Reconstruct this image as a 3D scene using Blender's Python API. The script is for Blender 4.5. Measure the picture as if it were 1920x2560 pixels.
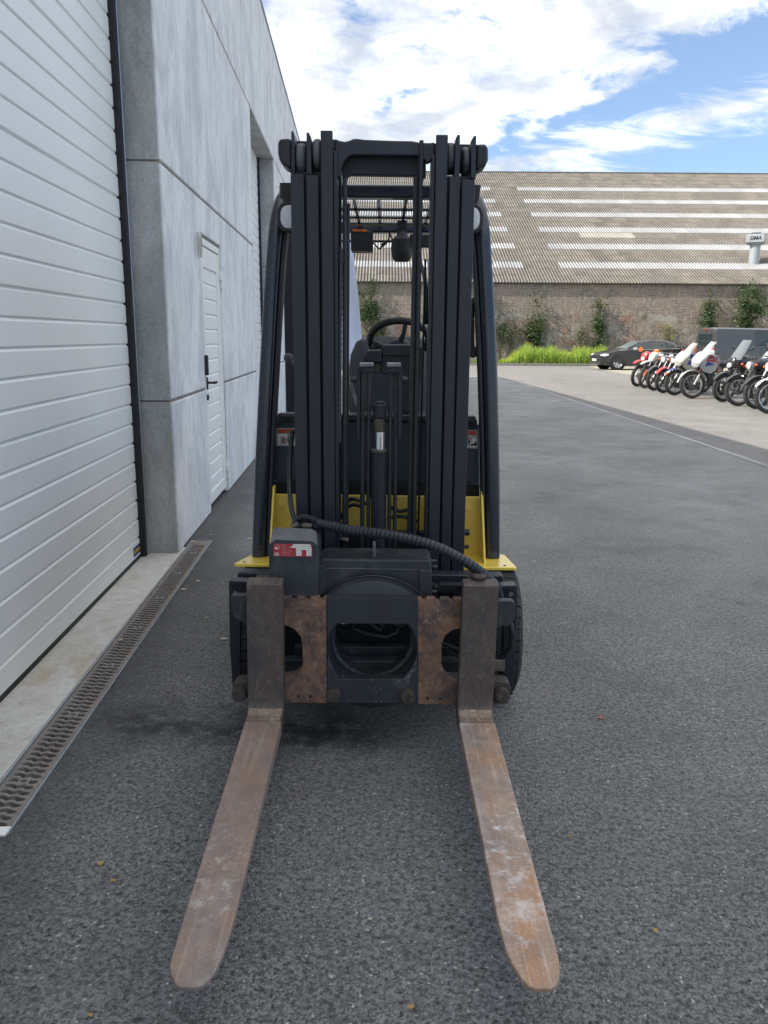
import bpy, bmesh, math, random
from mathutils import Vector, Matrix, Quaternion
random.seed(7)
R = math.radians
for o in list(bpy.data.objects): bpy.data.objects.remove(o)
sc = bpy.context.scene
C = sc.collection

# ------------------------------------------------------------------ camera
FPX, PITCH, ROLL, CAMH = 2000.0, R(12.33), R(0.4), 1.45
cam = bpy.data.cameras.new('camera'); camo = bpy.data.objects.new('camera', cam); C.objects.link(camo)
cam.sensor_fit = 'VERTICAL'; cam.sensor_height = 36.0; cam.lens = 36.0*FPX/2560.0
cam.clip_start = 0.05; cam.clip_end = 2000
camo.location = (0, 0, CAMH)
camo.rotation_mode = 'QUATERNION'
camo.rotation_quaternion = Quaternion((1,0,0), R(90)-PITCH) @ Quaternion((0,0,1), ROLL)
sc.camera = camo
sc.render.resolution_x = 768; sc.render.resolution_y = 1024

# ------------------------------------------------------------------ light
SUN_EL, SUN_A = R(39.3), R(14.0)
sdir = Vector((-math.cos(SUN_EL)*math.cos(SUN_A), -math.cos(SUN_EL)*math.sin(SUN_A), math.sin(SUN_EL)))
sl = bpy.data.lights.new('sun', 'SUN'); sl.energy = 2.6; sl.angle = R(0.5); sl.color = (1.0, 0.94, 0.85)
so = bpy.data.objects.new('sun', sl); C.objects.link(so); so.location = (-20, -10, 30)
so.rotation_euler = sdir.to_track_quat('Z', 'Y').to_euler()
sc.view_settings.view_transform = 'Standard'; sc.view_settings.look = 'None'
sc.view_settings.gamma = 1.0; sc.view_settings.exposure = 1.36; sc.view_settings.use_curve_mapping = False

class NT:
    """small node-graph helper"""
    def __init__(s, tree): s.t = tree; s.n = tree.nodes; s.l = tree.links
    def new(s, kind, **kw):
        nd = s.n.new(kind)
        for k, v in kw.items(): setattr(nd, k, v)
        return nd
    def link(s, a, b): s.l.new(a, b)
    def put(s, sock, v):
        if isinstance(v, bpy.types.NodeSocket): s.l.new(v, sock)
        else: sock.default_value = v
    def math(s, op, a, b=None, c=None, clamp=False):
        nd = s.n.new('ShaderNodeMath'); nd.operation = op; nd.use_clamp = clamp
        s.put(nd.inputs[0], a)
        if b is not None: s.put(nd.inputs[1], b)
        if c is not None: s.put(nd.inputs[2], c)
        return nd.outputs[0]
    def noise(s, vec, scale, detail=4, rough=.55, dist=0.0):
        nd = s.n.new('ShaderNodeTexNoise'); nd.inputs['Scale'].default_value = scale
        nd.inputs['Detail'].default_value = detail; nd.inputs['Roughness'].default_value = rough
        nd.inputs['Distortion'].default_value = dist
        s.l.new(vec, nd.inputs['Vector']); return nd.outputs['Fac']
    def map(s, vec, scale=(1,1,1), loc=(0,0,0), rot=(0,0,0)):
        nd = s.n.new('ShaderNodeMapping'); nd.inputs['Scale'].default_value = scale
        nd.inputs['Location'].default_value = loc; nd.inputs['Rotation'].default_value = rot
        s.l.new(vec, nd.inputs['Vector']); return nd.outputs[0]
    def ramp(s, fac, stops, interp='LINEAR'):
        nd = s.n.new('ShaderNodeValToRGB'); cr = nd.color_ramp; cr.interpolation = interp
        cr.elements.remove(cr.elements[1])
        for i, (p, c) in enumerate(stops):
            e = cr.elements[0] if i == 0 else cr.elements.new(p)
            e.position = p; e.color = c if hasattr(c, '__len__') and len(c) == 4 else (tuple(c)+(1,) if hasattr(c, '__len__') else (c, c, c, 1))
        s.l.new(fac, nd.inputs[0]); return nd.outputs[0]
    def mix(s, fac, a, b, blend='MIX'):
        nd = s.n.new('ShaderNodeMix'); nd.data_type = 'RGBA'; nd.blend_type = blend
        s.put(nd.inputs[0], fac)
        s.put(nd.inputs[6], tuple(a)+(1,) if isinstance(a, tuple) and len(a) == 3 else a)
        s.put(nd.inputs[7], tuple(b)+(1,) if isinstance(b, tuple) and len(b) == 3 else b)
        return nd.outputs[2]

# sky: Nishita with a procedural cloud layer
w = bpy.data.worlds.new('World'); sc.world = w; w.use_nodes = True
g = NT(w.node_tree); g.n.clear()
sky = g.new('ShaderNodeTexSky', sky_type='NISHITA'); sky.sun_disc = False
sky.sun_elevation = SUN_EL; sky.sun_rotation = math.atan2(sdir.x, sdir.y)
sky.air_density = 1.0; sky.dust_density = 0.6; sky.ozone_density = 2.0
tc = g.new('ShaderNodeTexCoord'); nrm = g.new('ShaderNodeVectorMath', operation='NORMALIZE'); g.link(tc.outputs['Generated'], nrm.inputs[0])
sep = g.new('ShaderNodeSeparateXYZ'); g.link(nrm.outputs[0], sep.inputs[0])
X, Y, Z = sep.outputs
az = g.math('MULTIPLY', g.math('ARCTAN2', X, Y), 57.2958)
el = g.math('MULTIPLY', g.math('ARCSINE', Z), 57.2958)
den = g.math('ADD', g.math('MAXIMUM', Z, 0.0), 0.22)
comb = g.new('ShaderNodeCombineXYZ'); g.link(g.math('DIVIDE', X, den), comb.inputs[0]); g.link(g.math('DIVIDE', Y, den), comb.inputs[1])
cv = comb.outputs[0]
n1 = g.noise(g.map(cv, (1,1,1), (3.1,1.7,0)), 2.6, 8, .62, .35)
n2 = g.noise(g.map(cv, (1,1,1), (7.7,2.2,0)), 7.5, 6, .6, .3)
n3 = g.noise(g.map(cv, (1.0,2.2,1), (1.3,9.2,0)), 3.2, 8, .68, .8)
# bank of cloud above a slanting edge, streaky band below it
azc = g.math('MINIMUM', g.math('MAXIMUM', az, -60.0), 48.0)
edge = g.math('SUBTRACT', g.math('SUBTRACT', el, 12.4), g.math('MULTIPLY', g.math('SUBTRACT', azc, 6.8), 0.42))
nn = g.math('ADD', g.math('MULTIPLY', g.math('SUBTRACT', n1, .5), 2.2), g.math('MULTIPLY', g.math('SUBTRACT', n2, .5), 2.3))
bank = g.math('ADD', g.math('MINIMUM', g.math('MULTIPLY', edge, 0.26), 0.30), nn)
bank = g.math('ADD', bank, g.math('MULTIPLY', g.math('SUBTRACT', el, 22.0), 0.03, clamp=True))  # extra cloud added high up, out of view, to raise the ambient light
bankm = g.ramp(g.math('MULTIPLY_ADD', bank, .5, .5), [(.36, 0.0), (.60, .80), (.8, 1.0)], 'EASE')
ed2 = g.math('SUBTRACT', g.math('SUBTRACT', el, 10.9), g.math('MULTIPLY', g.math('SUBTRACT', azc, 7.7), 0.19))
band = g.math('SUBTRACT', 0.50, g.math('MULTIPLY', g.math('ABSOLUTE', ed2), 0.42))
band = g.math('ADD', band, g.math('MULTIPLY', g.math('SUBTRACT', n3, .5), 3.0))
bandm = g.ramp(g.math('MULTIPLY_ADD', band, .5, .5), [(.42, 0.0), (.85, .85)], 'EASE')
mask = g.math('MAXIMUM', bankm, bandm)
shade = g.noise(g.map(cv, (1,1,1), (5.5,0.4,0)), 4.5, 7, .6, .4)
ccol = g.ramp(shade, [(.36, (2.95, 3.15, 3.5)), (.49, (4.35, 4.45, 4.65)), (.64, (6.7, 6.7, 6.7))])
skyc = g.mix(.26, g.mix(1.0, sky.outputs[0], (0.66, 0.76, 0.85), 'MULTIPLY'), (2.0, 2.2, 2.8))
SKYMIX = g.mix(mask, skyc, ccol)
bg = g.new('ShaderNodeBackground'); bg.inputs['Strength'].default_value = 0.1
g.link(SKYMIX, bg.inputs['Color'])
wo = g.new('ShaderNodeOutputWorld'); g.link(bg.outputs[0], wo.inputs[0])

# ------------------------------------------------------------------ materials
MATS = {}
def base_mat(name):
    m = bpy.data.materials.new(name); m.use_nodes = True
    t = NT(m.node_tree); bs = t.n['Principled BSDF']
    MATS[name] = m
    return m, t, bs
def coords(t, space='Object'):
    nd = t.new('ShaderNodeTexCoord'); return nd.outputs[space]
def bump(t, bs, h, strength=.3, dist=.01):
    b = t.new('ShaderNodeBump'); b.inputs['Strength'].default_value = strength; b.inputs['Distance'].default_value = dist
    t.link(h, b.inputs['Height']); t.link(b.outputs[0], bs.inputs['Normal'])
def M(name, col, rough=.5, metal=0.0, var=.12, scale=6.0, bmp=.05, bscale=120.0, dust=0.0, dustcol=(.22,.21,.19), coat=0.0, spec=None, stretch=(1,1,1), emit=None):
    m, t, bs = base_mat(name)
    v = t.map(coords(t), stretch)
    n = t.noise(v, scale, 5, .6)
    dk = tuple(c*(1-var) for c in col); lt = tuple(min(1, c*(1+var)) for c in col)
    c = t.mix(t.ramp(n, [(.3, 0.0), (.7, 1.0)]), dk, lt)
    if dust:
        n2 = t.noise(v, scale*2.3, 8, .7)
        c = t.mix(t.math('MULTIPLY', t.ramp(n2, [(.48, 0.0), (.72, 1.0)]), dust), c, dustcol)
    t.link(c, bs.inputs['Base Color'])
    rn = t.noise(v, scale*3, 4, .6)
    t.link(t.math('MULTIPLY_ADD', t.math('SUBTRACT', rn, .5), .35, rough, clamp=True), bs.inputs['Roughness'])
    bs.inputs['Metallic'].default_value = metal
    if coat: bs.inputs['Coat Weight'].default_value = coat; bs.inputs['Coat Roughness'].default_value = .12
    if spec is not None: bs.inputs['Specular IOR Level'].default_value = spec
    if bmp: bump(t, bs, t.noise(v, bscale, 3, .6), bmp, .004)
    return m
def glass(name, col=(.9,.95,.97), rough=.03, alpha=.25):
    m, t, bs = base_mat(name)
    bs.inputs['Base Color'].default_value = tuple(col)+(1,); bs.inputs['Roughness'].default_value = rough
    bs.inputs['Alpha'].default_value = alpha
    return m

def asphalt(name, c0, c1, speck, big=.35, stain=False, scale=1.0, worn_sheen=None):
    m, t, bs = base_mat(name)
    v = coords(t)
    vo = t.new('ShaderNodeTexVoronoi'); vo.inputs['Scale'].default_value = 150*scale; t.link(v, vo.inputs['Vector'])
    vd = t.noise(v, 60*scale, 4, .7)
    cell = t.new('ShaderNodeSeparateColor'); t.link(vo.outputs['Color'], cell.inputs[0])
    c = t.mix(cell.outputs[0], c0, c1)
    c = t.mix(t.ramp(vd, [(.35, 1.0 if stain else .35), (.5, 0.0)]), c, tuple(x*.35 for x in c0))
    c = t.mix(t.ramp(cell.outputs[1], [(.990, 0.0), (.996, 1.0)]), c, speck)
    if worn_sheen:  # lighter with distance: wear plus grazing-angle sheen painted into the colour
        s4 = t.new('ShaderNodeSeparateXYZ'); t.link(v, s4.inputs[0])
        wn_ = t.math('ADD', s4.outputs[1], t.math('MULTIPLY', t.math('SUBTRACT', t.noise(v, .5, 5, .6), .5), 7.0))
        c = t.mix(t.ramp(t.math('MULTIPLY', wn_, .05), [(.08, 0.0), (.50, 1.0)]), c, t.mix(cell.outputs[0], tuple(worn_sheen), tuple(x*1.5 for x in worn_sheen)))
    bn = t.noise(v, .9, 6, .6)
    c = t.mix(1.0, c, t.ramp(bn, [(.3, 1-big), (.7, 1+big*.5)]), 'MULTIPLY')
    bn2 = t.noise(t.map(v, (1,.35,1)), .35, 3, .5)
    c = t.mix(1.0, c, t.ramp(bn2, [(.3, 1-big*.6), (.7, 1+big*.3)]), 'MULTIPLY')
    # grey-green dusty film in patches
    dn = t.noise(v, 2.3, 7, .65)
    c = t.mix(t.math('MULTIPLY', t.ramp(dn, [(.5, 0.0), (.7, 1.0)]), .35), c, (.105,.103,.092))
    if stain:
        s5 = t.new('ShaderNodeSeparateXYZ'); t.link(v, s5.inputs[0])
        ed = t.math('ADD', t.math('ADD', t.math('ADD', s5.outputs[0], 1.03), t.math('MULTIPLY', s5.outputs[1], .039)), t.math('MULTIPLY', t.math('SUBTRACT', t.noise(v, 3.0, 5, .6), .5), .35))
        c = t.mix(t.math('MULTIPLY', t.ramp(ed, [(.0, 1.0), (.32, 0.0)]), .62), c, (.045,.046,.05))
        pal = t.math('MULTIPLY', t.ramp(t.noise(t.map(v, (1.0,1.6,1), (2.2,5.1,0)), 1.15, 8, .72), [(.60, 0.0), (.70, 1.0)]), .5)
        c = t.mix(pal, c, (.34,.33,.31))
        # damp, blotchy spill running from the drain under the truck
        s3 = t.new('ShaderNodeSeparateXYZ'); t.link(v, s3.inputs[0])
        wob = t.noise(v, 4.0, 5, .65)
        yy = t.math('ADD', t.math('SUBTRACT', s3.outputs[1], 2.72), t.math('ADD', t.math('MULTIPLY', s3.outputs[0], .12), t.math('MULTIPLY', t.math('SUBTRACT', wob, .5), .55)))
        bandf = t.ramp(t.math('ABSOLUTE', yy), [(.02, 1.0), (.20, 0.0)])
        xf = t.ramp(t.math('MULTIPLY_ADD', s3.outputs[0], .5, .6), [(.0, 0.0), (.12, 1.0), (.52, 1.0), (.68, 0.0)])
        sp = t.ramp(t.noise(v, 18, 6, .7), [(.36, 0.0), (.52, 1.0)])
        fac = t.math('MULTIPLY', t.math('MULTIPLY', t.math('MULTIPLY', bandf, xf), sp), .93)
        c = t.mix(fac, c, (.012,.012,.014))
        # smaller round oil spots
        o2 = t.ramp(t.noise(t.map(v, (1,1,1), (4,7,0)), 1.7, 3, .5), [(.68, 0.0), (.76, 1.0)])
        c = t.mix(t.math('MULTIPLY', o2, .5), c, (.025,.025,.028))
        t.link(t.math('SUBTRACT', .86, t.math('MULTIPLY', fac, .35)), bs.inputs['Roughness'])
    else:
        bs.inputs['Roughness'].default_value = .9
    t.link(c, bs.inputs['Base Color'])
    h = t.math('ADD', t.math('MULTIPLY', t.math('SUBTRACT', .6, vo.outputs['Distance']), 1.0), t.math('MULTIPLY', vd, 1.2))
    bump(t, bs, h, .8, .009)
    return m

def concrete(name, c0, c1, c2, streak=1.0, pores=True, rough=.85):
    m, t, bs = base_mat(name)
    v = coords(t)
    a = t.noise(v, 1.1, 8, .62)
    st = t.noise(t.map(v, (1.6, 1.6, .8), (3,1,7)), 1.7, 9, .68, .5)
    c = t.mix(t.ramp(a, [(.35, 0.0), (.65, 1.0)]), c0, c1)
    c = t.mix(t.math('MULTIPLY', t.ramp(st, [(.44, 0.0), (.60, 1.0)]), .80*streak), c, c2)
    sc2 = t.noise(t.map(v, (2.4, 2.4, 1.0)), 6, 9, .78, .6)
    c = t.mix(t.math('MULTIPLY', t.ramp(sc2, [(.50, 0.0), (.60, 1.0)]), .34*streak), c, tuple(x*.68 for x in c2))
    fine = t.noise(v, 45, 4, .7)
    c = t.mix(.25, c, t.ramp(fine, [(.3, .25), (.7, .9)]), 'OVERLAY')
    if pores:
        vo = t.new('ShaderNodeTexVoronoi'); vo.inputs['Scale'].default_value = 16; vo.inputs['Randomness'].default_value = 1.0
        t.link(v, vo.inputs['Vector'])
        pc = t.new('ShaderNodeSeparateColor'); t.link(vo.outputs['Color'], pc.inputs[0])
        pf = t.math('MULTIPLY', t.ramp(vo.outputs['Distance'], [(.05, 1.0), (.085, 0.0)]), t.ramp(pc.outputs[0], [(.6, 0.0), (.62, 1.0)]))
        c = t.mix(t.math('MULTIPLY', pf, .7), c, (.07,.07,.07))
    t.link(c, bs.inputs['Base Color']); bs.inputs['Roughness'].default_value = rough
    bump(t, bs, t.noise(v, 60, 6, .7), .18, .004)
    return m

def rusty(name, steel, rust, dark, pale, seed=0.0, rustamt=.5, paleamt=.2, darkamt=.3, sc_=1.0, rough=.55, metal=.25, scratch=.6):
    m, t, bs = base_mat(name)
    v = t.map(coords(t), (sc_, sc_, sc_), (seed, seed*.7, seed*1.3))
    a = t.noise(t.map(v, (3.2, 1.0, 1.6)), 2.2, 7, .65, .3)
    b = t.noise(v, 9, 8, .7)
    e = t.noise(v, 26, 8, .75)
    c = t.mix(t.ramp(a, [(.5-rustamt*.28, 0.0), (.72-rustamt*.2, 1.0)]), steel, rust)
    c = t.mix(t.math('MULTIPLY', t.ramp(b, [(.42, 0.0), (.62, 1.0)]), darkamt), c, dark)
    sp = t.math('MULTIPLY', t.ramp(e, [(.52, 0.0), (.64, 1.0)]), t.ramp(t.noise(v, 3.4, 5, .6), [(.45, 0.0), (.62, 1.0)]))
    c = t.mix(t.math('MULTIPLY', sp, paleamt), c, pale)
    scr = t.noise(t.map(v, (70, 2.2, 30)), 1.0, 3, .6)
    c = t.mix(t.math('MULTIPLY', t.ramp(scr, [(.56, 0.0), (.64, 1.0)]), .30*scratch), c, pale)
    c = t.mix(t.math('MULTIPLY', t.ramp(scr, [(.34, 1.0), (.42, 0.0)]), .45*scratch), c, dark)
    fine = t.noise(v, 160, 3, .7)
    c = t.mix(.3, c, t.ramp(fine, [(.3, .2), (.7, .85)]), 'OVERLAY')
    t.link(c, bs.inputs['Base Color'])
    t.link(t.math('MULTIPLY_ADD', b, .35, rough-.15), bs.inputs['Roughness'])
    bs.inputs['Metallic'].default_value = metal
    bump(t, bs, t.math('ADD', e, fine), .22, .003)
    return m

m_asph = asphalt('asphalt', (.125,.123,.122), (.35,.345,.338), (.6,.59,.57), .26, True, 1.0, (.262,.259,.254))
m_asph_old = asphalt('asphalt_old', (.195,.185,.175), (.315,.30,.285), (.6,.58,.55), .16, False, .7)
m_joint = asphalt('joint_line', (.42,.42,.41), (.55,.55,.54), (.5,.5,.5), .3, False, .7)
m_panel = concrete('concrete_panel', (.76,.765,.775), (.83,.835,.84), (.54,.555,.585), 1.0)
m_raw = concrete('concrete_raw', (.42,.425,.42), (.52,.525,.515), (.29,.295,.295), .8)
m_slab = concrete('concrete_slab', (.60,.59,.55), (.70,.69,.65), (.46,.42,.35), .7)
nd_ = m_slab.node_tree; tt = NT(nd_); bs_ = tt.n['Principled BSDF']; prev = bs_.inputs['Base Color'].links[0].from_socket
vv = coords(tt); f1_ = tt.ramp(tt.noise(tt.map(vv, (2.2,1.0,1), (3.1,.4,0)), 1.5, 6, .6), [(.56, 0.0), (.68, 1.0)])
tt.link(tt.mix(tt.math('MULTIPLY', f1_, .55), prev, (.42,.29,.15)), bs_.inputs['Base Color'])
m_seal = M('joint_sealant', (.26,.225,.205), .9)
m_door = M('door_white', (.87,.875,.865), .42, 0, .03, 1.5, .04, 300)
m_doord = M('door_edge_grey', (.30,.31,.31), .6, 0, .08)
m_rubber = M('rubber_black', (.012,.013,.018), .6, 0, .2)
m_steel = M('galvanised_steel', (.42,.47,.52), .38, .7, .15, 10)
m_white = M('frame_white', (.86,.86,.83), .45, 0, .05, 3)
m_blackp = M('black_plastic', (.016,.017,.019), .5, 0, .15)
m_navy = M('sign_navy', (.02,.025,.13), .5)
m_gold = M('lettering_gold', (.55,.38,.08), .5)
m_beige = M('beige_plastic', (.50,.48,.42), .6)
m_grate = rusty('cast_grate', (.26,.245,.23), (.24,.185,.155), (.17,.16,.15), (.52,.51,.48), 1.0, .4, .35, .4, 1.0, .75, .15)
m_chan = M('channel_dark', (.02,.02,.02), .9)

m_mast = M('mast_paint', (.018,.021,.031), .40, 0, .18, 4.0, .05, 160, .16, (.062,.062,.066), stretch=(3,3,.35))
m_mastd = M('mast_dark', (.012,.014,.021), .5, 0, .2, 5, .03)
m_guard = M('guard_paint', (.019,.026,.041), .28, 0, .12, 4, .02, 160, .1, (.08,.08,.085), coat=.4)
m_cowl = M('cowl_paint', (.036,.052,.070), .4, 0, .12, 4, .03, 160, .15, (.06,.065,.07))
m_plast = M('dash_plastic', (.032,.036,.044), .5, 0, .1, 5, .08, 300)
m_gear = M('gearbox_paint', (.030,.037,.044), .42, 0, .15, 5, .06, 140, .5, (.115,.12,.125))
m_gtop = M('gearbox_dusty', (.115,.125,.135), .6, 0, .25, 9, .08, 140, .6, (.20,.20,.195))
m_cplate = rusty('plate_paint_chipped', (.024,.030,.037), (.032,.039,.045), (.014,.016,.02), (.34,.35,.35), 5.0, .5, .50, .3, 1.0, .5, .0, .06)
m_yel = M('yellow_paint', (.95,.70,.10), .28, 0, .04, 3, .03, 90, .12, (.45,.35,.06), coat=.5)
m_yeld = M('yellow_paint_aged', (.86,.63,.11), .4, 0, .08, 5, .03, 90, .3, (.40,.32,.10))
m_tyre = M('tyre_rubber', (.021,.022,.024), .75, 0, .25, 9, .1, 90, .5, (.07,.07,.07))
m_hose = M('hose_black', (.014,.016,.02), .42, 0, .2, 12, .04, 200, .25, (.05,.055,.065))
m_wrap = M('spiral_wrap', (.026,.030,.042), .36, 0, .12, 20, .02, 200, .2, (.07,.075,.085))
m_chrome = M('chrome', (.78,.78,.80), .1, 1.0, .03, 5, 0)
m_brown = M('oily_steel', (.10,.085,.06), .4, .6, .3, 20)
m_cast = M('cast_fitting', (.16,.15,.12), .5, .5, .35, 40)
m_worn = M('worn_steel', (.22,.22,.22), .38, .8, .35, 30)
m_lens = M('lamp_lens', (.82,.84,.84), .15, 0, .12, 60, .4, 180)
m_orange = M('orange_plastic', (.75,.16,.02), .35)
m_red = M('plate_red', (.42,.035,.05), .45)
m_pink = M('plate_print', (.55,.2,.2), .5)
m_lwhite = M('label_white', (.86,.85,.80), .5)
m_lred = M('label_red', (.62,.10,.06), .5)
m_seat = M('seat_vinyl', (.030,.040,.050), .38, 0, .1, 6, .05)
m_forkL = rusty('fork_steel_left', (.34,.285,.25), (.31,.20,.145), (.19,.155,.14), (.54,.50,.45), 2.0, .5, .8, .7, 1.0, .5, .15)
m_forkR = rusty('fork_steel_right', (.39,.34,.305), (.45,.255,.14), (.21,.165,.145), (.76,.75,.74), 9.3, .45, .9, .65, 1.0, .48, .15)
_t = NT(m_forkR.node_tree); _b = _t.n['Principled BSDF']; _p = _b.inputs['Base Color'].links[0].from_socket
_v = coords(_t); _s = _t.new('ShaderNodeSeparateXYZ'); _t.link(_v, _s.inputs[0])
_n = _t.noise(_v, 22, 9, .72)
_d = _t.math('ADD', _t.math('ABSOLUTE', _t.math('ADD', _s.outputs[1], 1.80)), _t.math('MULTIPLY', _t.math('ABSOLUTE', _t.math('SUBTRACT', _s.outputs[0], .355)), 1.6))
_m = _t.math('SUBTRACT', _t.math('ADD', .56, _t.math('MULTIPLY', _t.math('SUBTRACT', _n, .5), 2.2)), _t.math('MULTIPLY', _d, 3.2))
_t.link(_t.mix(_t.math('MULTIPLY', _t.ramp(_m, [(.22, 0.0), (.70, 1.0)]), .55), _p, (.80,.80,.82)), _b.inputs['Base Color'])
m_shank = rusty('fork_shank_steel', (.082,.072,.070), (.135,.095,.075), (.045,.044,.050), (.28,.23,.19), 4.0, .42, .3, .4, 1.0, .5, .15)
m_rust = rusty('plate_rust', (.115,.070,.055), (.27,.14,.075), (.048,.043,.047), (.36,.30,.24), 3.0, .55, .8, .85, 1.4, .65, .0)
m_rustd = rusty('roller_rust', (.06,.05,.043), (.085,.06,.045), (.035,.03,.03), (.13,.11,.1), 7.0, .5, .2, .4, 2.0, .6, .1)
m_void = M('inner_dark', (.006,.007,.009), .7)
m_flag = M('flag_fabric', (.62,.67,.80), .8, 0, .05, 3)
m_flagt = M('flag_print', (.10,.12,.20), .8)

# ------------------------------------------------------------------ mesh builder
ORG = {}
class MB:
    def __init__(s): s.v = []; s.f = []; s.x = None
    def add(s, vs, fs):
        b = len(s.v); s.v += [Vector(p) for p in vs]; s.f += [tuple(i+b for i in f) for f in fs]; return s
    def box(s, a, b):
        x0,y0,z0 = a; x1,y1,z1 = b
        return s.add([(x0,y0,z0),(x1,y0,z0),(x1,y1,z0),(x0,y1,z0),(x0,y0,z1),(x1,y0,z1),(x1,y1,z1),(x0,y1,z1)],
              [(0,3,2,1),(4,5,6,7),(0,1,5,4),(1,2,6,5),(2,3,7,6),(3,0,4,7)])
    def prism(s, pts, axis, a, b, pts2=None):
        n = len(pts)
        def P(p, h):
            return {'y': (p[0], h, p[1]), 'x': (h, p[0], p[1]), 'z': (p[0], p[1], h)}[axis]
        q = pts2 or pts
        vs = [P(p, a) for p in pts]+[P(p, b) for p in q]
        return s.add(vs, [tuple(range(n))[::-1], tuple(range(n, 2*n))]+[(i,(i+1)%n,(i+1)%n+n,i+n) for i in range(n)])
    def rings(s, rs, cap=True, closed=False):
        n = len(rs[0]); vs = [p for r in rs for p in r]; fs = []
        m = len(rs)
        for j in range(m if closed else m-1):
            k = (j+1) % m
            for i in range(n): fs.append((j*n+i, j*n+(i+1)%n, k*n+(i+1)%n, k*n+i))
        if cap and not closed: fs += [tuple(range(n))[::-1], tuple(range((m-1)*n, m*n))]
        return s.add(vs, fs)
    def tube(s, pts, r, n=10, closed=False, cap=True, flat=1.0):
        pts = [Vector(p) for p in pts]; m = len(pts)
        rs = r if hasattr(r, '__len__') else [r]*m
        T = []
        for i in range(m):
            a = pts[(i-1) % m] if closed else pts[max(i-1, 0)]; b = pts[(i+1) % m] if closed else pts[min(i+1, m-1)]
            T.append((b-a).normalized())
        u = T[0].orthogonal().normalized()
        R_ = []
        for i in range(m):
            u = (u - T[i]*u.dot(T[i])).normalized(); w_ = T[i].cross(u)
            R_.append([pts[i]+(u*math.cos(2*math.pi*k/n)+w_*math.sin(2*math.pi*k/n)*flat)*rs[i] for k in range(n)])
        return s.rings(R_, cap, closed)
    def cyl(s, p, q, r, n=20, r2=None):
        return s.tube([p, q], [r, r if r2 is None else r2], n)
    def torus(s, c, axis, R_, r, n=40, m=10, flat=1.0, a0=0, a1=None):
        axis = Vector(axis).normalized(); u = axis.orthogonal().normalized(); v = axis.cross(u); c = Vector(c)
        rs = []
        full = a1 is None
        cnt = n if full else n+1
        for i in range(cnt):
            a = 2*math.pi*i/n if full else a0+(a1-a0)*i/n
            d = u*math.cos(a)+v*math.sin(a)
            rs.append([c+d*(R_+r*math.cos(2*math.pi*k/m))+axis*r*flat*math.sin(2*math.pi*k/m) for k in range(m)])
        return s.rings(rs, not full, full)
    def lathe(s, c, axis, prof, n=40, closed=True):
        """prof: list of (radius, along axis); closed profile loop"""
        axis = Vector(axis).normalized(); u = axis.orthogonal().normalized(); v = axis.cross(u); c = Vector(c)
        rs = []
        for i in range(n):
            a = 2*math.pi*i/n; d = u*math.cos(a)+v*math.sin(a)
            rs.append([c+d*p[0]+axis*p[1] for p in prof])
        m = len(prof); vs = [p for r_ in rs for p in r_]; fs = []
        for j in range(n):
            k = (j+1) % n
            for i in range(m if closed else m-1): fs.append((j*m+i, j*m+(i+1)%m, k*m+(i+1)%m, k*m+i))
        return s.add(vs, fs)
    def sphere(s, c, r, n=16, m=10, sc_=(1,1,1)):
        c = Vector(c); rs = []
        for j in range(1, m):
            t = math.pi*j/m
            rs.append([c+Vector((math.sin(t)*math.cos(2*math.pi*i/n)*r*sc_[0], math.sin(t)*math.sin(2*math.pi*i/n)*r*sc_[1], math.cos(t)*r*sc_[2])) for i in range(n)])
        return s.rings(rs)
    def loft(s, secs, n=14, pw=2.4):
        """secs: (centre, half-width vector, half-height vector); superellipse rings"""
        rs = []
        for c, a, b in secs:
            c, a, b = Vector(c), Vector(a), Vector(b); ring = []
            for i in range(n):
                t = 2*math.pi*i/n; ct, st = math.cos(t), math.sin(t)
                ring.append(c + a*math.copysign(abs(ct)**(2/pw), ct) + b*math.copysign(abs(st)**(2/pw), st))
            rs.append(ring)
        return s.rings(rs)
    def plate(s, outline, holes, axis, a, b):
        bm = bmesh.new(); loops = []
        for lp in [outline]+holes:
            vs = [bm.verts.new((p[0], p[1], 0)) for p in lp]
            loops.append([bm.edges.new((vs[i], vs[(i+1) % len(vs)])) for i in range(len(vs))])
        bmesh.ops.triangle_fill(bm, use_beauty=True, use_dissolve=False, edges=[e for l in loops for e in l])
        bm.verts.index_update()
        flat = [(v.co.x, v.co.y) for v in bm.verts]; fs = [tuple(v.index for v in f.verts) for f in bm.faces]
        bm.free(); n = len(flat)
        def P(p, h): return {'y': (p[0], h, p[1]), 'x': (h, p[0], p[1]), 'z': (p[0], p[1], h)}[axis]
        vs = [P(p, a) for p in flat]+[P(p, b) for p in flat]
        F = list(fs)+[tuple(i+n for i in f[::-1]) for f in fs]
        off = 0
        for lp in [outline]+holes:
            k = len(lp)
            F += [(off+i, off+(i+1) % k, off+(i+1) % k+n, off+i+n) for i in range(k)]
            off += k
        return s.add(vs, F)
    def xf(s, mat, start=0):
        for i in range(start, len(s.v)): s.v[i] = mat @ s.v[i]
        return s
    def mesh(s, name, org=Vector((0,0,0)), angle=35):
        me = bpy.data.meshes.new(name); me.from_pydata([tuple(p-org) for p in s.v], [], s.f); me.update()
        bm = bmesh.new(); bm.from_mesh(me)
        bmesh.ops.recalc_face_normals(bm, faces=bm.faces); bm.to_mesh(me); bm.free()
        for p in me.polygons: p.use_smooth = True
        me.set_sharp_from_angle(angle=R(angle))
        return me
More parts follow.
